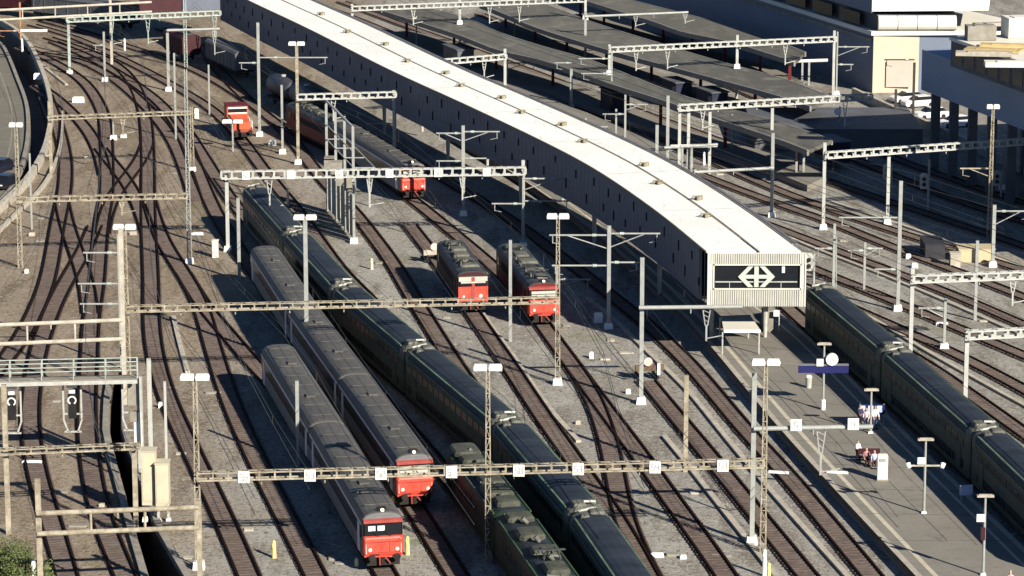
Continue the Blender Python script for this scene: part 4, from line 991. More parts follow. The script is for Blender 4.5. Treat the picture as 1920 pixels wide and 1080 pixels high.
# --- cream cabinets
def box_thing(name, px, size, m, label, cat, z0=0.0, legs=True, rz=0.0, doors=True):
    p = G(*px, 0); t = thing(name, (p.x, p.y, 0), label, cat); b = MB(); b.box((p.x, p.y, z0+size[2]/2), size, rz); b.build('housing', m, t)
    b = MB(); b.box((p.x, p.y, z0+size[2]+.04), (size[0]+.12, size[1]+.12, .08), rz); b.build('lid', m, t)
    if doors:
        b = MB(); b.box((p.x-size[0]*.02, p.y-size[1]/2-.012, z0+size[2]*.5), (size[0]*.8, .03, size[2]*.85), rz); b.build('door', m, t)
    if z0 > 0:
        for sx in (-1, 1):
            b = MB(); b.box((p.x+sx*size[0]*.38, p.y, z0/2), (.18, .18, z0)); b.build('leg', M_equipl, t)
            foot(p.x+sx*size[0]*.38, p.y, t, w=.4, h=.25)
    return t
box_thing('relay_cabinet', (282,975), (1.0, 1.3, 4.0), M_cream, 'taller cream equipment cabinet on legs beside the signal gantry', 'cabinet', z0=1.3)
box_thing('relay_cabinet', (307,978), (.95, 1.3, 3.2), M_cream, 'shorter cream equipment cabinet on legs behind the thin post', 'cabinet', z0=1.3)
box_thing('relay_cabinet', (404,482), (.6, .6, 1.7), M_offw, 'narrow pale cabinet in front of the shaded train end', 'cabinet')
for x, y, s_, lab in ((147,192,(1.5,.5,.75),'white board at the lower end of the small ramp at upper left'),(72,148,(1.2,.5,.8),'white board at the top of the small ramp beside the road cutting'),
    (369,222,(.5,.4,1.3),'white upright box beside the lattice mast at upper left'),(1109,672,(.35,.3,.6),'tiny white track marker left of the buffer stop'),(1178,738,(.4,.3,.4),'tiny white block left of the tall mast foot'),
    (301,765,(.3,.3,.5),'tiny white marker right of the signal gantry'),(1766,610,(1.1,.4,.3),'low white box between the right hand tracks'),(1084,795,(.4,.4,.3),'tiny pale block right of the green train'),
    (1232,1044,(.9,.35,.3),'short white box lying between the bottom centre tracks'),(1281,1047,(.45,.4,.25),'small round white block at bottom centre'),(93,297,(.7,.4,.4),'small pale box by the curved guard kerb'),
    (163,297,(.6,.4,.4),'small pale box between the left crossing tracks'),(60,442,(.6,.4,.35),'pale block at the foot of the left thin post'),(250,440,(.7,.4,.35),'pale block under the white lamp on the left'),
    (232,258,(.7,.4,.4),'small white block on the gravel below the rusty gantry'),(370,440,(1.2,.4,.25),'long low white block beside the shaded train end'),(1122,604,(.8,.6,.9),'white block left of the tall mast foot near the locomotive'),
    (511,292-20,(.9,.6,.6),'white concrete block right of the orange shunter'),(191,951,(.4,.3,.3),'small pale marker near the dark ramp'),(60,868,(1.5,.3,.2),'long white box between the lower left tracks'),
    (50,512,(.35,.3,.4),'tiny white marker on the left gravel'),(1703,485,(.5,.4,.5),'small white block on the shaded right tracks'),(1715,502,(.6,.5,.5),'small grey white machine on the shaded right tracks'),
    (1636,545+78,(.7,.4,.35),'white block beside the right hand pale duct')):
    p = G(x, y); t = MB().loft([[(p.x-s_[0]/2*k, p.y-s_[1]/2*k, z), (p.x+s_[0]/2*k, p.y-s_[1]/2*k, z), (p.x+s_[0]/2*k, p.y+s_[1]/2*k, z), (p.x-s_[0]/2*k, p.y+s_[1]/2*k, z)] for k, z in ((1.05, -.05), (1, s_[2]*.8), (.8, s_[2]))]).build('marker_block', M_white if 'pale' not in lab else M_conc)
    tag(t, lab, 'marker', 'small blocks and markers along the tracks')
for x, yt, yb, m, lab in ((514,1013,1046,M_yelp,'small yellow post between the two leftmost foreground tracks'),(764,1005,1040,M_yelp,'yellow post right of the nearest red nose'),(697,484,505,M_cream2,'cream post in the gravel left of the parked locomotives'),
    (64,1048,1100,M_white,'white post beside the green bush'),(1433,1030,1080,M_white,'white tipped post at the foot of the right tan mast'),(1441,1055,1100,M_yelp,'pale yellow pointed post at the bottom edge'),
    (234,82-10,95,M_white,'white post beyond the fanning tracks'),(42,72,96,M_white,'pale blue white cone shaped post beside the road'),(540,352,388,M_cream2,'cream post with arm left of the posts row'),(1320,285,310,M_white,'white stub post behind the hall roof'),
    (737,930,948,M_yelp,'little yellow lantern left of the second red nose'),(669,1046,1062,M_cream2,'little cream lantern left of the nearest red nose')):
    p = G(x, yb); zt_ = zat(p, yt); t = MB(); t.tube((p.x, p.y, -.05), (p.x, p.y, zt_-.1), .17, .13, n=10); t.tube((p.x, p.y, zt_-.1), (p.x, p.y, zt_), .13, .06, n=10); t.box((p.x, p.y-.14, zt_-.35), (.2, .06, .3))
    tag(t.build('marker_post', m), lab, 'post', 'short posts along the tracks')
# signals on the right
for x, yt, yb, lab in ((1662,308,365,'ring shaped signal on the left post before the dark pillars'),(1731,325,392,'ring shaped signal on the right post before the dark pillars'),(1868,320,372,'square signal basket beside the tan mast at upper right'),(1515,345+130,560,'pale round signal at the right end of the hall')):
    p = G(x, yb); zt_ = zat(p, yt); t = thing('rail_signal', (p.x, p.y, 0), lab, 'signal'); b = MB(); b.tube((p.x+.5, p.y, 0), (p.x+.5, p.y, zt_), .12); b.build('post', M_galv, t)
    b = MB(); b.loft([[(p.x+dx, p.y-.1, zt_-1.7+dz) for dx, dz in ((-.35,0),(.35,0),(.45,.2),(.45,1.5),(.2,1.75),(-.2,1.75),(-.45,1.5),(-.45,.2))], [(p.x+dx, p.y+.1, zt_-1.7+dz) for dx, dz in ((-.35,0),(.35,0),(.45,.2),(.45,1.5),(.2,1.75),(-.2,1.75),(-.45,1.5),(-.45,.2))]]); b.build('signal_board', M_equipl, t)
    b = MB()
    for zz in (.5, 1.1): b.tube((p.x, p.y-.11, zt_-1.7+zz), (p.x, p.y-.3, zt_-1.7+zz), .2, n=12)
    b.build('lamp_hood', M_black, t)
# buffer stops
def buffer_stop(px, ang, label, m, disc):
    p = G(*px); t = thing('buffer_stop', (p.x, p.y, 0), label, 'buffer stop'); ca, sa = math.cos(ang), math.sin(ang)
    def W_(x, y, z): return (p.x+x*ca-y*sa, p.y+x*sa+y*ca, z)
    b = MB()
    for sx in (-.75, .75): b.bar(W_(sx, 0, .1), W_(sx, 0, 1.3), .2); b.bar(W_(sx, 1.9, .2), W_(sx, .1, 1.2), .16); b.bar(W_(sx, -.3, .2), W_(sx, 2.1, .2), .18)
    b.build('frame', M_dark, t); b = MB(); b.bar(W_(-1.25, -.15, 1.1), W_(1.25, -.15, 1.1), .3, .5); b.build('cross_beam', m, t)
    b = MB(); b.tube(W_(-.2, -.4, 1.7), W_(-.2, -.48, 1.7), .38, n=16); b.build('disc', disc, t); b = MB(); b.bar(W_(.75, -.4, .5), W_(.75, -.4, 1.5), .25, .2); b.build('side_plate', M_white, t)
buffer_stop((1217,712), math.radians(10), 'dark buffer stop with a pale disc at the track end in the centre', mat('brown_timber', (.12, .08, .05), .9, 0, .3, 2), mat('pale_red_disc', (.75, .45, .40), .6, 0, .1, 2))
buffer_stop((815,492), math.radians(20), 'buffer stop with pale red disc behind the boxy locomotive', M_conc, mat('pale_red_disc', (.75, .45, .40)))
M_nk = mat('kiosk_navy', (.012, .015, .035), .7, 0, .3, 1)
for x, y, L_, W2, m, lab in ((1268,186,5,2.2,M_nk,'dark navy kiosk under the second canopy, the nearer one'),(1335,205,5,2.2,M_nk,'dark navy kiosk under the second canopy, lower right one'),(1153,205,4.5,2.2,M_nk,'dark navy kiosk under the first canopy'),(860,122,6,2.4,M_bwall2,'dark grey shelter under the first canopy at its far end'),(1560,300,5,2.2,M_nk,'dark navy shelter at the end of the right platforms')):
    p = G(x, y, .74); t = thing('kiosk', (p.x, p.y, .74), lab, 'kiosk'); b = MB(); b.box((p.x, p.y, 2.0), (W2, L_, 2.5), .35); b.build('housing', m, t); b = MB(); b.box((p.x, p.y, 3.3), (W2+.4, L_+.5, .12), .35); b.build('roof', M_bwall2, t); b = MB(); b.box((p.x-.05, p.y-L_/2-.05, 1.9), (W2*.6, .08, 1.9), .35); b.build('door', M_glass, t)
# --- platform furniture
def tpole(x, yt, yb, label, extra=None, foot_=True):
    p = G(x, yb, zp); zt_ = zat(p, yt); t = thing('platform_lamp', (p.x, p.y, zp), label, 'platform lamp', 'platform lamp posts')
    b = MB(); b.tube((p.x, p.y, zp), (p.x, p.y, zt_), .11, .08, n=10); b.build('post', M_galv, t)
    b = MB(); b.box((p.x, p.y, zt_), (1.15, .3, .14)); b.box((p.x, p.y, zt_+.09), (.9, .2, .06)); b.build('lamp_head', M_conc, t)
    if foot_: foot(p.x, p.y, t, z=zp, w=.42, h=.15)
    return t, p, zt_
t, p, zt_ = tpole(1543,645,768,'platform lamp post standing through the long navy sign', foot_=False)
b = MB(); b.tube((p.x, p.y, zp), (p.x, p.y, zp+.85), .2, n=12); b.build('post_sleeve', M_white, t)
s_ = thing('platform_sign', (p.x, p.y, zp), 'long navy station sign with grey top edge above the platform', 'sign'); zs = zat(p, 691)
b = MB(); b.box((p.x-.05, p.y-.15, zs), (4.1, .22, .62)); b.build('sign_board', M_bluep, s_); b = MB(); b.box((p.x-.05, p.y-.15, zs+.37), (4.1, .3, .12)); b.build('sign_cap', M_cgrey, s_)
n_ = MB(); zz = zat(p, 678); n_.box((p.x-.35, p.y-.32, zz), (.55, .1, .6)); tag(n_.build('track_number_sign', M_white), 'small white square sign on top of the long navy sign', 'sign')
ck = thing('station_clock', (p.x+.7, p.y-.3, zp), 'round white station clock above the navy sign', 'clock'); zc = zat(p, 672)
b = MB(); b.tube((p.x+.62, p.y-.15, zc), (p.x+.62, p.y-.45, zc), .50, n=28); b.build('clock_face', M_lamp, ck)
b = MB(); b.bar((p.x+.62, p.y-.47, zc), (p.x+.62, p.y-.47, zc+.4), .04, .02); b.bar((p.x+.62, p.y-.47, zc), (p.x+.85, p.y-.47, zc-.12), .02, .05); b.build('clock_hand', M_digit, ck)
b = MB(); b.tube((p.x, p.y, zc), (p.x+.62, p.y-.2, zc), .05); b.build('bracket', M_galv, ck)
t, p, zt_ = tpole(1632,731,812,'platform lamp post rising behind the waiting people')
t, p, zt_ = tpole(1732,824,962,'platform lamp post with crossbar and two speakers'); zz = zat(p, 873)
b = MB(); b.bar((p.x-1.05, p.y, zz), (p.x+1.15, p.y, zz), .11); b.build('crossbar', M_conc, t)
for sx in (-1.15, 1.2):
    b = MB(); b.tube((p.x+sx, p.y-.15, zz-.15), (p.x+sx+.1*sx, p.y+.05, zz+.15), .14, .2, n=10); b.build('speaker', M_white, t)
b = MB(); b.box((p.x-.3, p.y-.15, zz+.4), (.55, .1, .5)); b.build('notice', M_white, t)
t, p, zt_ = tpole(1843,930,1078,'platform lamp post with a white square sign nearest the bottom right'); zz = zat(p, 970)
b = MB(); b.box((p.x-.3, p.y-.15, zz), (.55, .1, .52)); b.build('notice', M_white, t)
b = MB(); zz = zat(p, 1000); b.box((p.x-.1, p.y, zz), (.3, .3, .9)); b.build('control_box', M_maroon, t)
t, p, zt_ = tpole(1434,676,760,'tan post with small plate on the left edge of the platform', foot_=False) if False else (None, None, None)
# ticket machine, timetable stand, bin, bench
p = G(1654,900,zp); t = thing('ticket_machine', (p.x, p.y, zp), 'tall cream white machine on the platform beside people', 'ticket machine')
b = MB(); b.loft([[(p.x-.38, p.y-.25, zp), (p.x+.38, p.y-.25, zp), (p.x+.38, p.y+.25, zp), (p.x-.38, p.y+.25, zp)], [(p.x-.38, p.y-.25, zp+1.95), (p.x+.38, p.y-.25, zp+1.95), (p.x+.38, p.y+.25, zp+1.95), (p.x-.38, p.y+.25, zp+1.95)], [(p.x-.34, p.y-.2, zp+2.02), (p.x+.34, p.y-.2, zp+2.02), (p.x+.34, p.y+.2, zp+2.02), (p.x-.34, p.y+.2, zp+2.02)]]); b.build('housing', mat('warm_white', (.82, .76, .60), .5, 0, .05, 2), t)
b = MB(); b.box((p.x-.03, p.y-.27, zp+1.62), (.48, .05, .22)); b.build('display', M_digit, t); b = MB(); b.box((p.x, p.y, zp+.06), (.9, .6, .12)); b.build('plinth', M_conc_d, t)
p = G(1634,798,zp); t = thing('timetable_stand', (p.x, p.y, zp), 'wide blue timetable stand with pale posters in the train shade', 'timetable stand')
b = MB(); b.box((p.x, p.y, zp+1.35), (2.1, .16, .8)); b.build('board', M_bluep, t)
for dx, c_ in ((-.75, .55), (-.1, .6), (.6, .75)):
    b = MB(); b.box((p.x+dx, p.y-.09, zp+1.4), (.42, .03, .55)); b.build('poster', mat('poster_blue', (.45, .55, .75), .6, 0, .3, 3), t)
for dx in (-.95, .95):
    b = MB(); b.tube((p.x+dx, p.y, zp), (p.x+dx, p.y, zp+1.8), .05); b.build('leg', M_galv, t)
p = G(1516,727,zp); t = thing('litter_bin', (p.x, p.y, zp), 'small grey bin on the platform under the navy sign', 'bin')
b = MB(); b.tube((p.x, p.y, zp), (p.x, p.y, zp+.9), .24, .28, n=14); b.build('bin_body', M_equipl, t); b = MB(); b.tube((p.x, p.y, zp+.92), (p.x, p.y, zp+1.08), .3, .2, n=14); b.build('lid', M_white, t)
p = G(1630,868,zp); t = thing('platform_bench', (p.x, p.y, zp), 'dark maroon bench in front of the seated people by the cream machine', 'bench')
b = MB(); b.box((p.x, p.y+.2, zp+.45), (1.7, .5, .07)); b.build('seat', M_maroon, t); b = MB(); b.box((p.x, p.y+.48, zp+.8), (1.7, .06, .45)); b.build('backrest', M_maroon, t)
for dx in (-.7, .7):
    b = MB(); b.box((p.x+dx, p.y+.2, zp+.22), (.08, .45, .44)); b.build('leg', M_dark, t)
p = G(1811,942,zp); t = thing('notice_board', (p.x, p.y, zp), 'pale blue notice board in the shade of the right train', 'notice board')
b = MB(); b.box((p.x, p.y, zp+.95), (1.0, .12, .75), .3); b.build('panel', mat('poster_blue2', (.50, .56, .70), .6, 0, .2, 3), t)
for dx in (-.35, .35):
    b = MB(); b.box((p.x+dx, p.y, zp+.3), (.08, .08, .6)); b.build('leg', M_galv, t)
for x, y, L_, lab in ((1570,888,1.6,'pale bar lying on the platform below the hanging bracket'),(1460,888,1.5,'pale bar beside the platform track near the right tan mast')):
    p = G(x, y, zp); b = MB(); b.bar((p.x-L_/2, p.y+.15, zp+4.0 if False else zp+.12), (p.x+L_/2, p.y-.2, zp+.12), .18); tag(b.build('metal_bar', M_white), lab, 'bar')
# roof lamps (long white fixtures) on platforms at right
for x0_, x1_, y0_, yb_, lab in ((1488,1552,115,160,'long white tube lamp on two posts beyond the second canopy'),(1476,1545,264,335,'long white tube lamp on two posts between the right tracks'),(1257,1345,275,330,'white tube lamp at the hall roof edge')):
    a = G(x0_, yb_, 0); z_ = zat(a, y0_); f = a.y*CP-(z_-H)*SP; xr = (x1_-960)*f/F; t = thing('tube_lamp', (a.x, a.y, 0), lab, 'platform lamp')
    b = MB(); b.tube((a.x, a.y, z_), (xr, a.y, z_+.15), .22, n=10); b.build('lamp_tube', M_lamp, t)
    for k in (.25, .45):
        b = MB(); b.box((a.x+(xr-a.x)*k, a.y, z_/2), (.25, .25, z_)); b.build('post', M_galv, t)
# hanging round clocks under canopies
for x, y, yb_, lab in ((1569,209,270,'small round white clock hanging before the tall wall'),(1367,224,290,'small round white clock hanging by the first canopy'),(777,38,95,'small white sign hanging over the first canopy'),(961,31,80,'small white sign hanging over the second canopy')):
    a = G(x, yb_, 0); z_ = zat(a, y); t = thing('hanging_clock', (a.x, a.y, 0), lab, 'clock' if 'clock' in lab else 'sign'); b = MB(); b.tube((a.x, a.y, z_), (a.x, a.y-.25, z_), .42, n=18); b.build('face', M_lamp, t); b = MB(); b.tube((a.x+.3, a.y+.2, 0), (a.x+.3, a.y+.2, z_+.6), .1); b.build('post', M_galv, t)
# ------------------------------------------------------------------ people
def skin(name, pts, edges_, radii, m, parent, root=0, sub=1):
    me = bpy.data.meshes.new(name); me.from_pydata(pts, edges_, []); me.materials.append(m); o = bpy.data.objects.new(name, me); C.objects.link(o)
    if parent: o.parent = parent
    bm_ = bmesh.new(); bm_.from_mesh(me); lay = bm_.verts.layers.skin.verify(); bm_.verts.ensure_lookup_table()
    for i, v in enumerate(bm_.verts): v[lay].radius = (radii[i], radii[i]); v[lay].use_root = (i == root)
    bm_.to_mesh(me); bm_.free()
    md = o.modifiers.new('s', 'SKIN'); md.use_smooth_shade = True
    s2 = o.modifiers.new('u', 'SUBSURF'); s2.levels = sub; s2.render_levels = sub
    return o
def person(px, label, jacket, trousers, hair, sit=False, rz=0.0, sc=1.0, armf=.15, lean=0.0, z=None):
    z = zp if z is None else z
    p = G(px[0], px[1], z); t = thing('person', (p.x, p.y, z), label, 'person'); t.rotation_euler = (0, 0, rz); t.scale = (sc, sc, sc)
    hip = .5 if sit else .95; kf = -.45 if sit else 0.0; sh = hip+.52; L_ = lean
    pts = [(0,0,hip),(0,-L_*.4,hip+.25),(0,-L_*.9,sh),(0,-L_,sh+.1),(0,-L_-.02,sh+.2),(0,-L_-.02,sh+.33)]; rad = [.15,.14,.15,.055,.095,.085]; ed = [(0,1),(1,2),(2,3),(3,4),(4,5)]
    hands = []
    for sd in (-1, 1):
        b0 = len(pts); pts += [(sd*.19,-L_*.9,sh-.03),(sd*.24,-L_-armf*.4,sh-.30),(sd*.22,-L_-armf*1.6-.08,sh-.50 if not sit else sh-.38),(sd*.21,-L_-armf*1.8-.14,sh-.58 if not sit else sh-.40)]; rad += [.065,.05,.036,.034]; ed += [(2,b0),(b0,b0+1),(b0+1,b0+2),(b0+2,b0+3)]
        h = pts[b0+3]
        for k in range(4): pts.append((h[0]+(-.03+.02*k), h[1]-.05-(.01 if k in (1,2) else 0), h[2]-.075)); rad.append(.009); ed.append((b0+3, len(pts)-1))
        pts.append((h[0]-sd*.045, h[1]-.03, h[2]-.02)); rad.append(.011); ed.append((b0+3, len(pts)-1))
    for sd in (-1, 1):
        b0 = len(pts); pts += [(sd*.1,0,hip-.06),(sd*.11,kf,hip-.02 if sit else .5),(sd*.11,kf+(.02 if sit else .03),.09),(sd*.12,kf-.16,.04)]; rad += [.095,.065,.045,.038]; ed += [(0,b0),(b0,b0+1),(b0+1,b0+2),(b0+2,b0+3)]
    # nose and ears
    for q_, r_ in (((0,-L_-.12,sh+.24),.014),((.085,-L_-.02,sh+.24),.015),((-.085,-L_-.02,sh+.24),.015)): pts.append(q_); rad.append(r_); ed.append((4, len(pts)-1))
    skin('body', pts, ed, rad, M_skin, t)
    jp = [(0,0,hip-.02),(0,-L_*.4,hip+.25),(0,-L_*.9,sh-.01),(0,-L_*.95,sh+.06)]; jr = [.175,.17,.175,.07]; je = [(0,1),(1,2),(2,3)]
    for sd in (-1, 1):
        b0 = len(jp); jp += [(sd*.19,-L_*.9,sh-.03),(sd*.24,-L_-armf*.4,sh-.30),(sd*.22,-L_-armf*1.6-.07,sh-.48 if not sit else sh-.37)]; jr += [.085,.068,.052]; je += [(2,b0),(b0,b0+1),(b0+1,b0+2)]
    skin('jacket', jp, je, jr, jacket, t)
    tp_ = [(0,0,hip-.04)]; tr_ = [.165]; te = []
    for sd in (-1, 1):
        b0 = len(tp_); tp_ += [(sd*.1,0,hip-.08),(sd*.11,kf,hip-.02 if sit else .5),(sd*.11,kf+.02,.12)]; tr_ += [.11,.082,.065]; te += [(0,b0),(b0,b0+1),(b0+1,b0+2)]
    skin('trousers', tp_, te, tr_, trousers, t)
    skin('hair', [(0,-L_+.02,sh+.26),(0,-L_+.0,sh+.36)], [(0,1)], [.098,.085], hair, t)
    b = MB()
    for sd in (-1, 1): b.box((sd*.12, kf-.07, .05), (.1, .27, .1)); 
    for sd in (-1, 1): b.box((sd*.035, -L_-.115, sh+.25), (.02, .012, .012))
    b.box((0, -L_-.112, sh+.185), (.05, .012, .012))
    me = bpy.data.meshes.new('shoes'); me.from_pydata(b.v, [], b.f); me.materials.append(M_black); o = bpy.data.objects.new('shoes', me); C.objects.link(o); o.parent = t
    return t
cj = lambda n, c: mat(n, c, .8, 0, .12, 6)
person((1612,800), 'person in a dark jacket with reddish face at the left of the timetable group', cj('jacket_navy', (.03,.035,.08)), cj('trouser_dark', (.02,.02,.03)), cj('hair_brown', (.10,.05,.03)), rz=.4)
person((1624,806), 'person in a pale pink top in the middle of the timetable group', cj('jacket_pink', (.70,.55,.58)), cj('trouser_blue', (.05,.07,.13)), cj('hair_fair', (.30,.22,.14)), rz=-.3)
person((1640,804), 'tall person in a white top at the right of the timetable group', cj('jacket_white', (.78,.78,.82)), cj('trouser_blue', (.05,.07,.13)), cj('hair_brown', (.10,.05,.03)), rz=.2, sc=1.05)
person((1608,862), 'person in a bright white top standing left of the maroon bench', cj('jacket_white', (.78,.78,.82)), cj('trouser_dark', (.02,.02,.03)), cj('hair_brown', (.10,.05,.03)), rz=.6, sc=.85)
person((1624,872), 'person in a dusty pink jacket sitting on the maroon bench', cj('jacket_dusty', (.35,.18,.18)), cj('trouser_maroon', (.06,.02,.025)), cj('hair_fair', (.30,.22,.14)), sit=True, rz=.1)
person((1639,876), 'person in a pale blue shirt sitting on the bench next to the machine', cj('jacket_sky', (.45,.52,.66)), cj('trouser_maroon', (.06,.02,.025)), cj('hair_brown', (.10,.05,.03)), sit=True, rz=-.1)
person((1893,1118), 'person in light grey clothes cut off by the bottom right edge', cj('jacket_grey', (.45,.45,.47)), cj('trouser_dark', (.02,.02,.03)), cj('hair_grey', (.30,.30,.31)), rz=-.5)
# ------------------------------------------------------------------ buildings upper right
def quad_wall(mb, a, b, z0, z1, t=.4, out=None):
    d = (b-a).normalized(); n = Vector((d.y, -d.x, 0))*t
    return mb.prism([(a.x, a.y), (b.x, b.y), (b.x-n.x, b.y-n.y), (a.x-n.x, a.y-n.y)], z0, z1)
cr = G(1635,174); far = G(1128,-4); d = (far-cr).normalized(); far = cr+d*210; ex = G(1792,172)
b1 = thing('commercial_building', cr, 'tall building with blue grey shaded side wall and cream sunlit end', 'building')
nrm = Vector((-d.y, d.x, 0)); nrm = nrm if nrm.x > 0 else -nrm
def zc_(y): return zat(cr, y)
Zs = [0, zc_(66), zc_(58), zc_(28), zc_(25), zc_(-40)]
r_ = [cr, ex, ex+d*200+Vector((20, 0, 0)), far]
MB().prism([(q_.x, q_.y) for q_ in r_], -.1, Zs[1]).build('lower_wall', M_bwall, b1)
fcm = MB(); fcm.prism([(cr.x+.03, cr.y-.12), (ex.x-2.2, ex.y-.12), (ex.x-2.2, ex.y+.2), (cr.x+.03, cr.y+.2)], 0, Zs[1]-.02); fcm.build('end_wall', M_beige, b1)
pk = MB(); pk.prism([(cr.x+1.8, cr.y-.16), (cr.x+5.2, cr.y-.16), (cr.x+5.2, cr.y-.1), (cr.x+1.8, cr.y-.1)], .8, 4.2); pk.build('wall_panel', mat('faded_panel', (.50, .42, .36), .8, 0, .08, .4), b1)
s1 = MB(); s1.prism([(cr.x-.3, cr.y-.35), (ex.x+9, ex.y-.35), (ex.x+9, ex.y+9), (cr.x+d.x*200-.3, cr.y+d.y*200)], Zs[1], Zs[2]); s1.build('floor_edge', M_offw, b1)
s1 = MB(); s1.prism([(cr.x+.5, cr.y+.6), (ex.x-.2, ex.y+.6), (ex.x-.2, ex.y+9), (cr.x+d.x*200+.5, cr.y+d.y*200)], Zs[2], Zs[3]); s1.build('upper_storey', M_bwall2, b1)
s1 = MB(); w_ = 0
for k in range(4): s1.tube((cr.x+.6+k*2.6, cr.y+.2, (Zs[2]+Zs[3])/2-.02), (cr.x+3.1+k*2.6, cr.y+.2, (Zs[2]+Zs[3])/2-.02), (Zs[3]-Zs[2])*.47, n=16)
s1.build('curved_cladding', M_offw, b1)
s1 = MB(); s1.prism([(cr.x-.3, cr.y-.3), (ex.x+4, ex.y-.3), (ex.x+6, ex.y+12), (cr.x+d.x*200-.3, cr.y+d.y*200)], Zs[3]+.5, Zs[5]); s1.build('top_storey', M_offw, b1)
s1 = MB(); a_ = cr+d*.3-nrm*.14; b_ = cr+d*200-nrm*.14; s1.prism([(a_.x, a_.y), (b_.x, b_.y), (b_.x+nrm.x*.1, b_.y+nrm.y*.1), (a_.x+nrm.x*.1, a_.y+nrm.y*.1)], Zs[1]-.9, Zs[1]-.5); s1.build('wall_ledge', M_conc_d, b1)
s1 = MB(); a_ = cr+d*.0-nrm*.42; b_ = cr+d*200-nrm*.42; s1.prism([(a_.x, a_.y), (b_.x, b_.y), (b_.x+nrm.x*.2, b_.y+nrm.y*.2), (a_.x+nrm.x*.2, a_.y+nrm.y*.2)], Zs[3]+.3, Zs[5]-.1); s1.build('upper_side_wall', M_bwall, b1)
s1 = MB()
for k in range(20):
    a_ = cr+d*(4+k*9)-nrm*.2; b_ = a_+d*6.5; s1.prism([(a_.x, a_.y), (b_.x, b_.y), (b_.x+nrm.x*.15, b_.y+nrm.y*.15), (a_.x+nrm.x*.15, a_.y+nrm.y*.15)], Zs[2]+.3, Zs[3]-.2)
s1.build('window_band', M_glass, b1)
# elevated deck on pillars
zd0, zd1 = 9.0, 13.7
da = G(1727,168,zd0); db = G(1960,260,zd0); dd = (db-da).normalized(); dn = Vector((-dd.y, dd.x, 0)); dn = dn if dn.y > 0 else -dn
dk = thing('elevated_car_deck', (da.x, da.y, 0), 'slate blue parapet of an elevated deck standing on pillars at upper right', 'building')
db2 = db+dd*60
MB().prism([(da.x, da.y), (db2.x, db2.y), (db2.x+dn.x*40, db2.y+dn.y*40), (da.x+dn.x*40, da.y+dn.y*40)], zd0, zd1).build('deck_parapet', M_deck, dk)
for k in range(7):
    q_ = da+dd*(2.6+k*5.4)+dn*.8; b = MB(); b.box((q_.x, q_.y, zd0/2), (1.0, 1.0, zd0)); b.build('pillar', M_bwall2, dk)
    if k % 2: q2 = q_+dn*9; b = MB(); b.box((q2.x, q2.y, zd0/2), (1.1, 1.1, zd0)); b.build('pillar', M_bwall2, dk)
ub = thing('rooftop_building', (da.x, da.y, 0), 'dark upper building with sunlit littered roof and yellow boards at the right edge', 'building')
ua = G(1782,124,zd1); ue = G(1925,176,zd1); u_ = (ue-ua).normalized(); un = Vector((-u_.y, u_.x, 0)); un = un if un.y > 0 else -un; ue = ua+u_*60; zu = zat(ua, 74)
MB().prism([(ua.x, ua.y), (ue.x, ue.y), (ue.x+un.x*22, ue.y+un.y*22), (ua.x+un.x*22, ua.y+un.y*22)], zd1, zu).build('wall', M_bwall2, ub)
b = MB()
for k in range(9): a_ = ua+u_*(1+k*3.2)-un*.05; c_ = a_+u_*2.4; b.prism([(a_.x, a_.y), (c_.x, c_.y), (c_.x+un.x*.1, c_.y+un.y*.1), (a_.x+un.x*.1, a_.y+un.y*.1)], zd1+.5, zu-.9)
b.build('window', M_glass, ub)
b = MB(); b.prism([(ua.x-.3, ua.y-.5), (ue.x, ue.y-.6), (ue.x+un.x*22, ue.y+un.y*22), (ua.x+un.x*22, ua.y+un.y*22)], zu, zu+.35); b.build('roof', M_offw, ub)
for k, (x, y, s_, m) in enumerate(((1862,84,(6,2.2,.25),M_yel),(1890,76,(6,1.8,.3),M_yel),(1845,92,(6,1.6,.4),M_conc),(1900,112,(6,2.0,.5),M_offw),(1838,62,(3.2,2,1.6),M_conc_d),(1908,56,(3,3,2.2),M_offw),(1868,44,(5,2,.8),M_conc))):
    q_ = G(x, y+12, zu+.4); b = MB(); b.box((q_.x, q_.y, zu+.4+s_[2]/2), s_, -.35+.1*k); b.box((q_.x+.3, q_.y-.2, zu+.42+s_[2]), (s_[0]*.7, s_[1]*.6, .12), -.3+.1*k)
    tag(b.build('roof_load', m), ['upper yellow board stack on the roof at the right edge','long yellow board strip behind the first board stack','low white stack at the near roof edge','white slab stack closest to the right edge','small dark rooftop box left of the yellow boards','large white rooftop housing at the right edge','white rooftop slab behind the large housing'][k], 'roof load')
# low wall right of canopies, dark sheds in the shade
wa = [G(x, y) for x, y in ((1545,228),(1640,238),(1700,262),(1800,312),(1900,360))]
mb = MB(); strip(mb, spline([G(x, y) for x, y in ((1600,180),(1660,208),(1750,248),(1840,290),(1960,345))], 4), .5, 0, 1.1); tag(mb.build('boundary_wall', M_conc), 'long pale low wall below the cream end wall', 'wall')
box_thing('lineside_shed', (1560,262), (20, 16, 2.6), M_bwall2, 'wide flat grey green shed in the shade before the tall building', 'shed', doors=False)
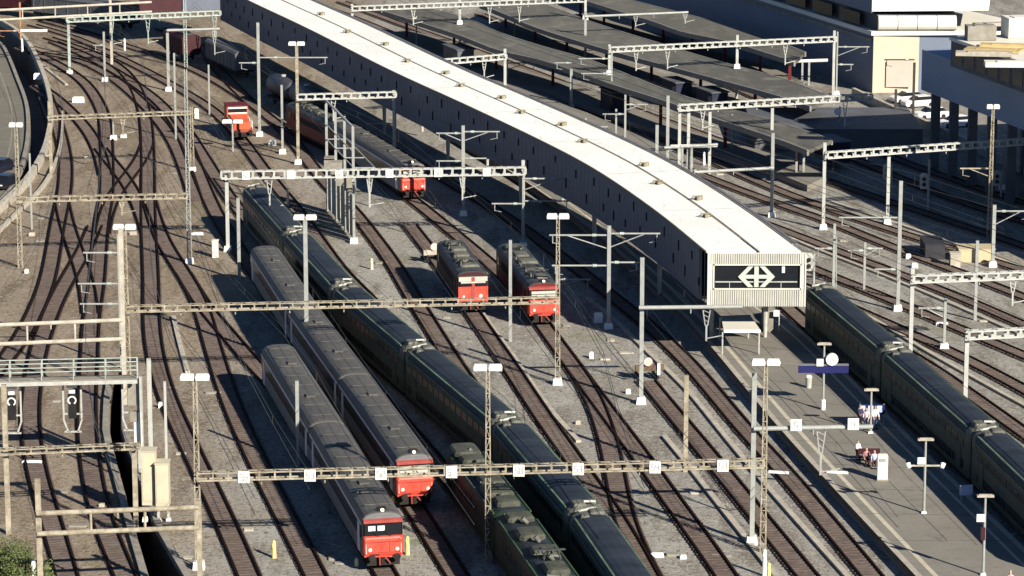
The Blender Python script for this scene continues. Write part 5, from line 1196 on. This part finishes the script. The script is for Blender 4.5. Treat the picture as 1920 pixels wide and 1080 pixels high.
# cars
def car(px, rz, m, label, z=0.0, van=False):
    p = G(px[0], px[1], z); t = thing('parked_car', (p.x, p.y, z), label, 'car' if not van else 'van'); M = Matrix.Translation((p.x, p.y, z)) @ Matrix.Rotation(rz, 4, 'Z')
    def put(mb, n, mm, par=t):
        mb.v = [tuple(M @ Vector(v)) for v in mb.v]; return mb.build(n, mm, par)
    h = 2.0 if van else 1.45
    def ring_(x, w, z0, z1): return [(x, -w, z0), (x, w, z0), (x, w*.97, z1), (x, -w*.97, z1)]
    bd = put(MB().loft([ring_(-2.2, .8, .35, .75), ring_(-2.0, .88, .25, .85), ring_(-.9, .9, .22, .95), ring_(1.6, .9, .22, .98), ring_(2.1, .86, .25, .92), ring_(2.2, .8, .4, .8)]), 'body', m)
    put(MB().loft([ring_(-1.1, .8, .93, .95), ring_(-.45 if not van else -.9, .72, .93, h-.03), ring_(1.3 if not van else 1.9, .72, .93, h-.03), ring_(1.9 if not van else 2.1, .78, .93, .98)]), 'windows', M_glass)
    put(MB().box((.45, 0, h), (1.75 if not van else 2.7, 1.4, .06)), 'roof', m)
    for x in (-1.35, 1.35):
        for sd in (-1, 1): put(MB().tube((x, sd*.78, .32), (x, sd*.92, .32), .32, n=14), 'wheel', M_black)
    for sd in (-.6, .6): put(MB().box((-2.19, sd, .68), (.06, .32, .14)), 'headlight', M_lens)
car((8,352), math.radians(75), mat('car_black', (.012,.013,.02), .25, 0, .1, 1, spec=.6), 'black car on the road at the left edge')
car((0,322), math.radians(75), mat('car_navy', (.012,.014,.03), .25, 0, .1, 1, spec=.6), 'dark navy car behind the black car on the left road')
for x, y, lab in ((1700,192,'white car at the foot of the cream end wall'),(1722,200,'white car behind the thin dark post at upper right'),(1745,222,'white car halfway along the pale low wall'),(1790,238,'white car nearest the blue grey pillars')):
    car((x, y), math.radians(20), mat('car_white', (.75,.75,.76), .3, 0, .05, 1, spec=.5), lab)
for x, yt, yb, lab in ((1711,118,250,'dark thin mast standing before the cream end wall'),(1678,168,245,'shorter dark post left of the dark thin mast')):
    mast(x, yt, yb, lab, m=mat('dark_mast', (.045,.04,.035), .8, 0, .3, 2), ft=False, w=.3, name='dark_post', cat='post', lst=[(1658,112,0)] if x == 1711 else ())
# rust brown crate and rubbish among right tracks
box_thing('material_crate', (1828,487), (3.6, 2.6, 1.3), mat('tan_crate', (.50, .42, .26), .8, 0, .1, .8), 'large tan crate between tracks at right', 'crate', doors=False)
box_thing('material_crate', (1790,500), (1.0, 1.0, 1.4), M_conc, 'small pale crate left of the large tan crate', 'crate', doors=False)
box_thing('track_hut', (1748,478), (2.0, 4.5, 1.5), mat('dark_hut', (.03, .03, .035), .7, 0, .3, 1), 'low dark hut in front of the tan crate', 'hut', doors=False)
# warning sign colours at top left
t, p = mast(40,5,95,'rusty orange post with white pendant signal at the upper left', m=mat('orange_rust', (.42,.20,.10), .8, 0, .3, 2), ft=False, w=.22, lst=[(-5,58,0)])
b = MB(); z_ = zat(p, 57); b.box((p.x+1.9, p.y, z_), (3.9, .35, .3)); b.build('lamp_tube', M_lamp, t)
# flat concrete covers scattered in the gravel, clear of the rails
allp = [q for pth in paths.values() for q in pth[::2]]; cnt = 0
while cnt < 90:
    q = G(random.uniform(60, 1900), random.uniform(120, 1075))
    if min((q.x-r.x)**2+(q.y-r.y)**2 for r in allp) < 2.1**2: continue
    if any(abs(PX(Vector((l.x, l.y, 0)))[0]-PX(q)[0]) < 60 and abs(l.y-q.y) < 8 for l in gw(L_l)): continue
    if q.x < G(*cutB[5]).x+6 and q.y > 300: continue
    if any((q.x-(l.x+r.x)/2)**2+(q.y-(l.y+r.y)/2)**2 < 64 for l, r in zip(LL, RR)): continue
    L2 = random.choice((.7, .9, 1.4)); h_ = random.uniform(.05, .16)
    o = MB().hump((q.x, q.y, h_/2-.01), (L2, random.uniform(.5, .9), h_), .95).build('pit_cover', random.choice((M_conc, M_conc_d, M_conc_d)))
    tag(o, 'small flat concrete cover lying in the gravel between tracks', 'cover', 'concrete covers in the gravel'); cnt += 1
# ------------------------------------------------------------------ bush
def bush(px, R, label):
    p = G(*px); t = thing('bush', (p.x, p.y, 0), label, 'bush'); b = MB()
    for k in range(9):
        a_ = random.uniform(0, 6.28); r_2 = random.uniform(.3, .8)*R; b.tube((p.x, p.y, 0), (p.x+math.cos(a_)*r_2, p.y+math.sin(a_)*r_2, random.uniform(.8, 2.0)), .05, .015, n=5)
    b.build('stems', M_bark, t); b = MB()
    for k in range(5200):
        th = random.uniform(0, 6.28); u = random.random()**.4; ph = math.acos(random.uniform(0, 1)); rr = R*u*(1+.25*math.sin(3*th)+.15*math.sin(7*th+2))
        q = Vector((p.x+rr*math.sin(ph)*math.cos(th), p.y+rr*math.sin(ph)*math.sin(th), .12+rr*.62*math.cos(ph)))
        v1 = Vector((random.gauss(0, 1), random.gauss(0, 1), random.gauss(0, 1))).normalized(); v2 = v1.cross(Vector((random.gauss(0, 1), random.gauss(0, 1), random.gauss(0, 1)))).normalized(); s_ = random.uniform(.05, .12)
        b.add([q-v1*s_, q+v2*s_*.6, q+v1*s_, q-v2*s_*.6], [(0,1,2,3)])
    me = bpy.data.meshes.new('foliage'); me.from_pydata([tuple(Vector(v)-t.location) for v in b.v], [], b.f); me.materials.append(M_leaf); o = bpy.data.objects.new('foliage', me); C.objects.link(o); o.parent = t
bush((14,1096), 3.0, 'green bush in the bottom left corner')
bush((-14,1060), 2.6, 'green bush cut off by the left edge at the very bottom')
bush((48,1110), 2.0, 'small green bush below the white post at bottom left')
# ------------------------------------------------------------------ overhead wires
for k, (pk_, lab) in enumerate((('D','over the nearest red nosed train'),('E','over the second red nosed train'),('F','over the long green train'),('I','over the boxy locomotive track'),('K','over the track right of the turnout'),('L','over the buffer stop track'),('M','over the track left of the platform'),('T','over the green train by the platform'),('V1','over the first clear track right of the train'),('B','over the middle left track'),('X2','over the left crossing tracks'),('C','over the track beside the shaded train side'),('H','over the track right of the long green train'),('O','over the track of the red nosed locomotive'),('V2','over the second clear track right of the train'),('V3','over the third track right of the train'),('V4','over the tracks before the tan crate'),('V5','over the track nearest the dark hut'),('X1','over the leftmost curving track'))):
    pth = paths[pk_]; mb = MB(); st_ = pth[::8]
    for a_, b_ in zip(st_[:-1], st_[1:]):
        mb.tube((a_.x, a_.y, 5.6), (b_.x, b_.y, 5.6), .028, n=4); 
    n_ = len(st_)
    for i in range(n_-1):
        z0_ = 6.1+.7*(2*((i % 4)/4)-1)**2; z1_ = 6.1+.7*(2*(((i+1) % 4 or 4)/4)-1)**2 if (i+1) % 4 else 6.8
        mb.tube((st_[i].x, st_[i].y, z0_), (st_[i+1].x, st_[i+1].y, z1_), .022, n=4); mb.tube((st_[i].x, st_[i].y, 5.6), (st_[i].x, st_[i].y, z0_), .012, n=4)
    tag(mb.build('overhead_wire', M_wirem), 'thin overhead wires hanging '+lab, 'overhead wire', 'overhead contact wires')
# ------------------------------------------------------------------ sky, sun, camera
w = bpy.data.worlds.new('World'); scene.world = w; w.use_nodes = True; nt = w.node_tree; bg = nt.nodes['Background']
sky = nt.nodes.new('ShaderNodeTexSky'); sky.sky_type = 'NISHITA'; sky.sun_disc = False
sd = Vector((.60, -.80, 0)).normalized(); EL = math.radians(27); sdir = Vector((sd.x*math.cos(EL), sd.y*math.cos(EL), math.sin(EL)))
sky.sun_elevation = EL; sky.sun_rotation = math.atan2(sd.x, sd.y)
nt.links.new(sky.outputs[0], bg.inputs[0]); bg.inputs[1].default_value = .05
sky.altitude = 2500; sky.air_density = 1.0; sky.dust_density = 0; sky.ozone_density = 6
scene.cycles.diffuse_bounces = 1
sl = bpy.data.lights.new('sun', 'SUN'); sl.energy = 5.0; sl.angle = math.radians(.5); sl.color = (1, .93, .81); so = bpy.data.objects.new('sun', sl); C.objects.link(so)
so.rotation_euler = (-sdir).to_track_quat('-Z', 'Y').to_euler()
cd = bpy.data.cameras.new('camera'); cam = bpy.data.objects.new('camera', cd); C.objects.link(cam); cam.location = (0, 0, H); cam.rotation_euler = (math.radians(90)-PITCH, 0, 0)
cd.sensor_width = 36; cd.lens = 36*F/1920; cd.clip_start = 1; cd.clip_end = 6000; scene.camera = cam
scene.render.resolution_x = 1024; scene.render.resolution_y = 576
scene.view_settings.view_transform = 'Standard'; scene.view_settings.look = 'None'; scene.view_settings.exposure = .8; scene.view_settings.gamma = 1
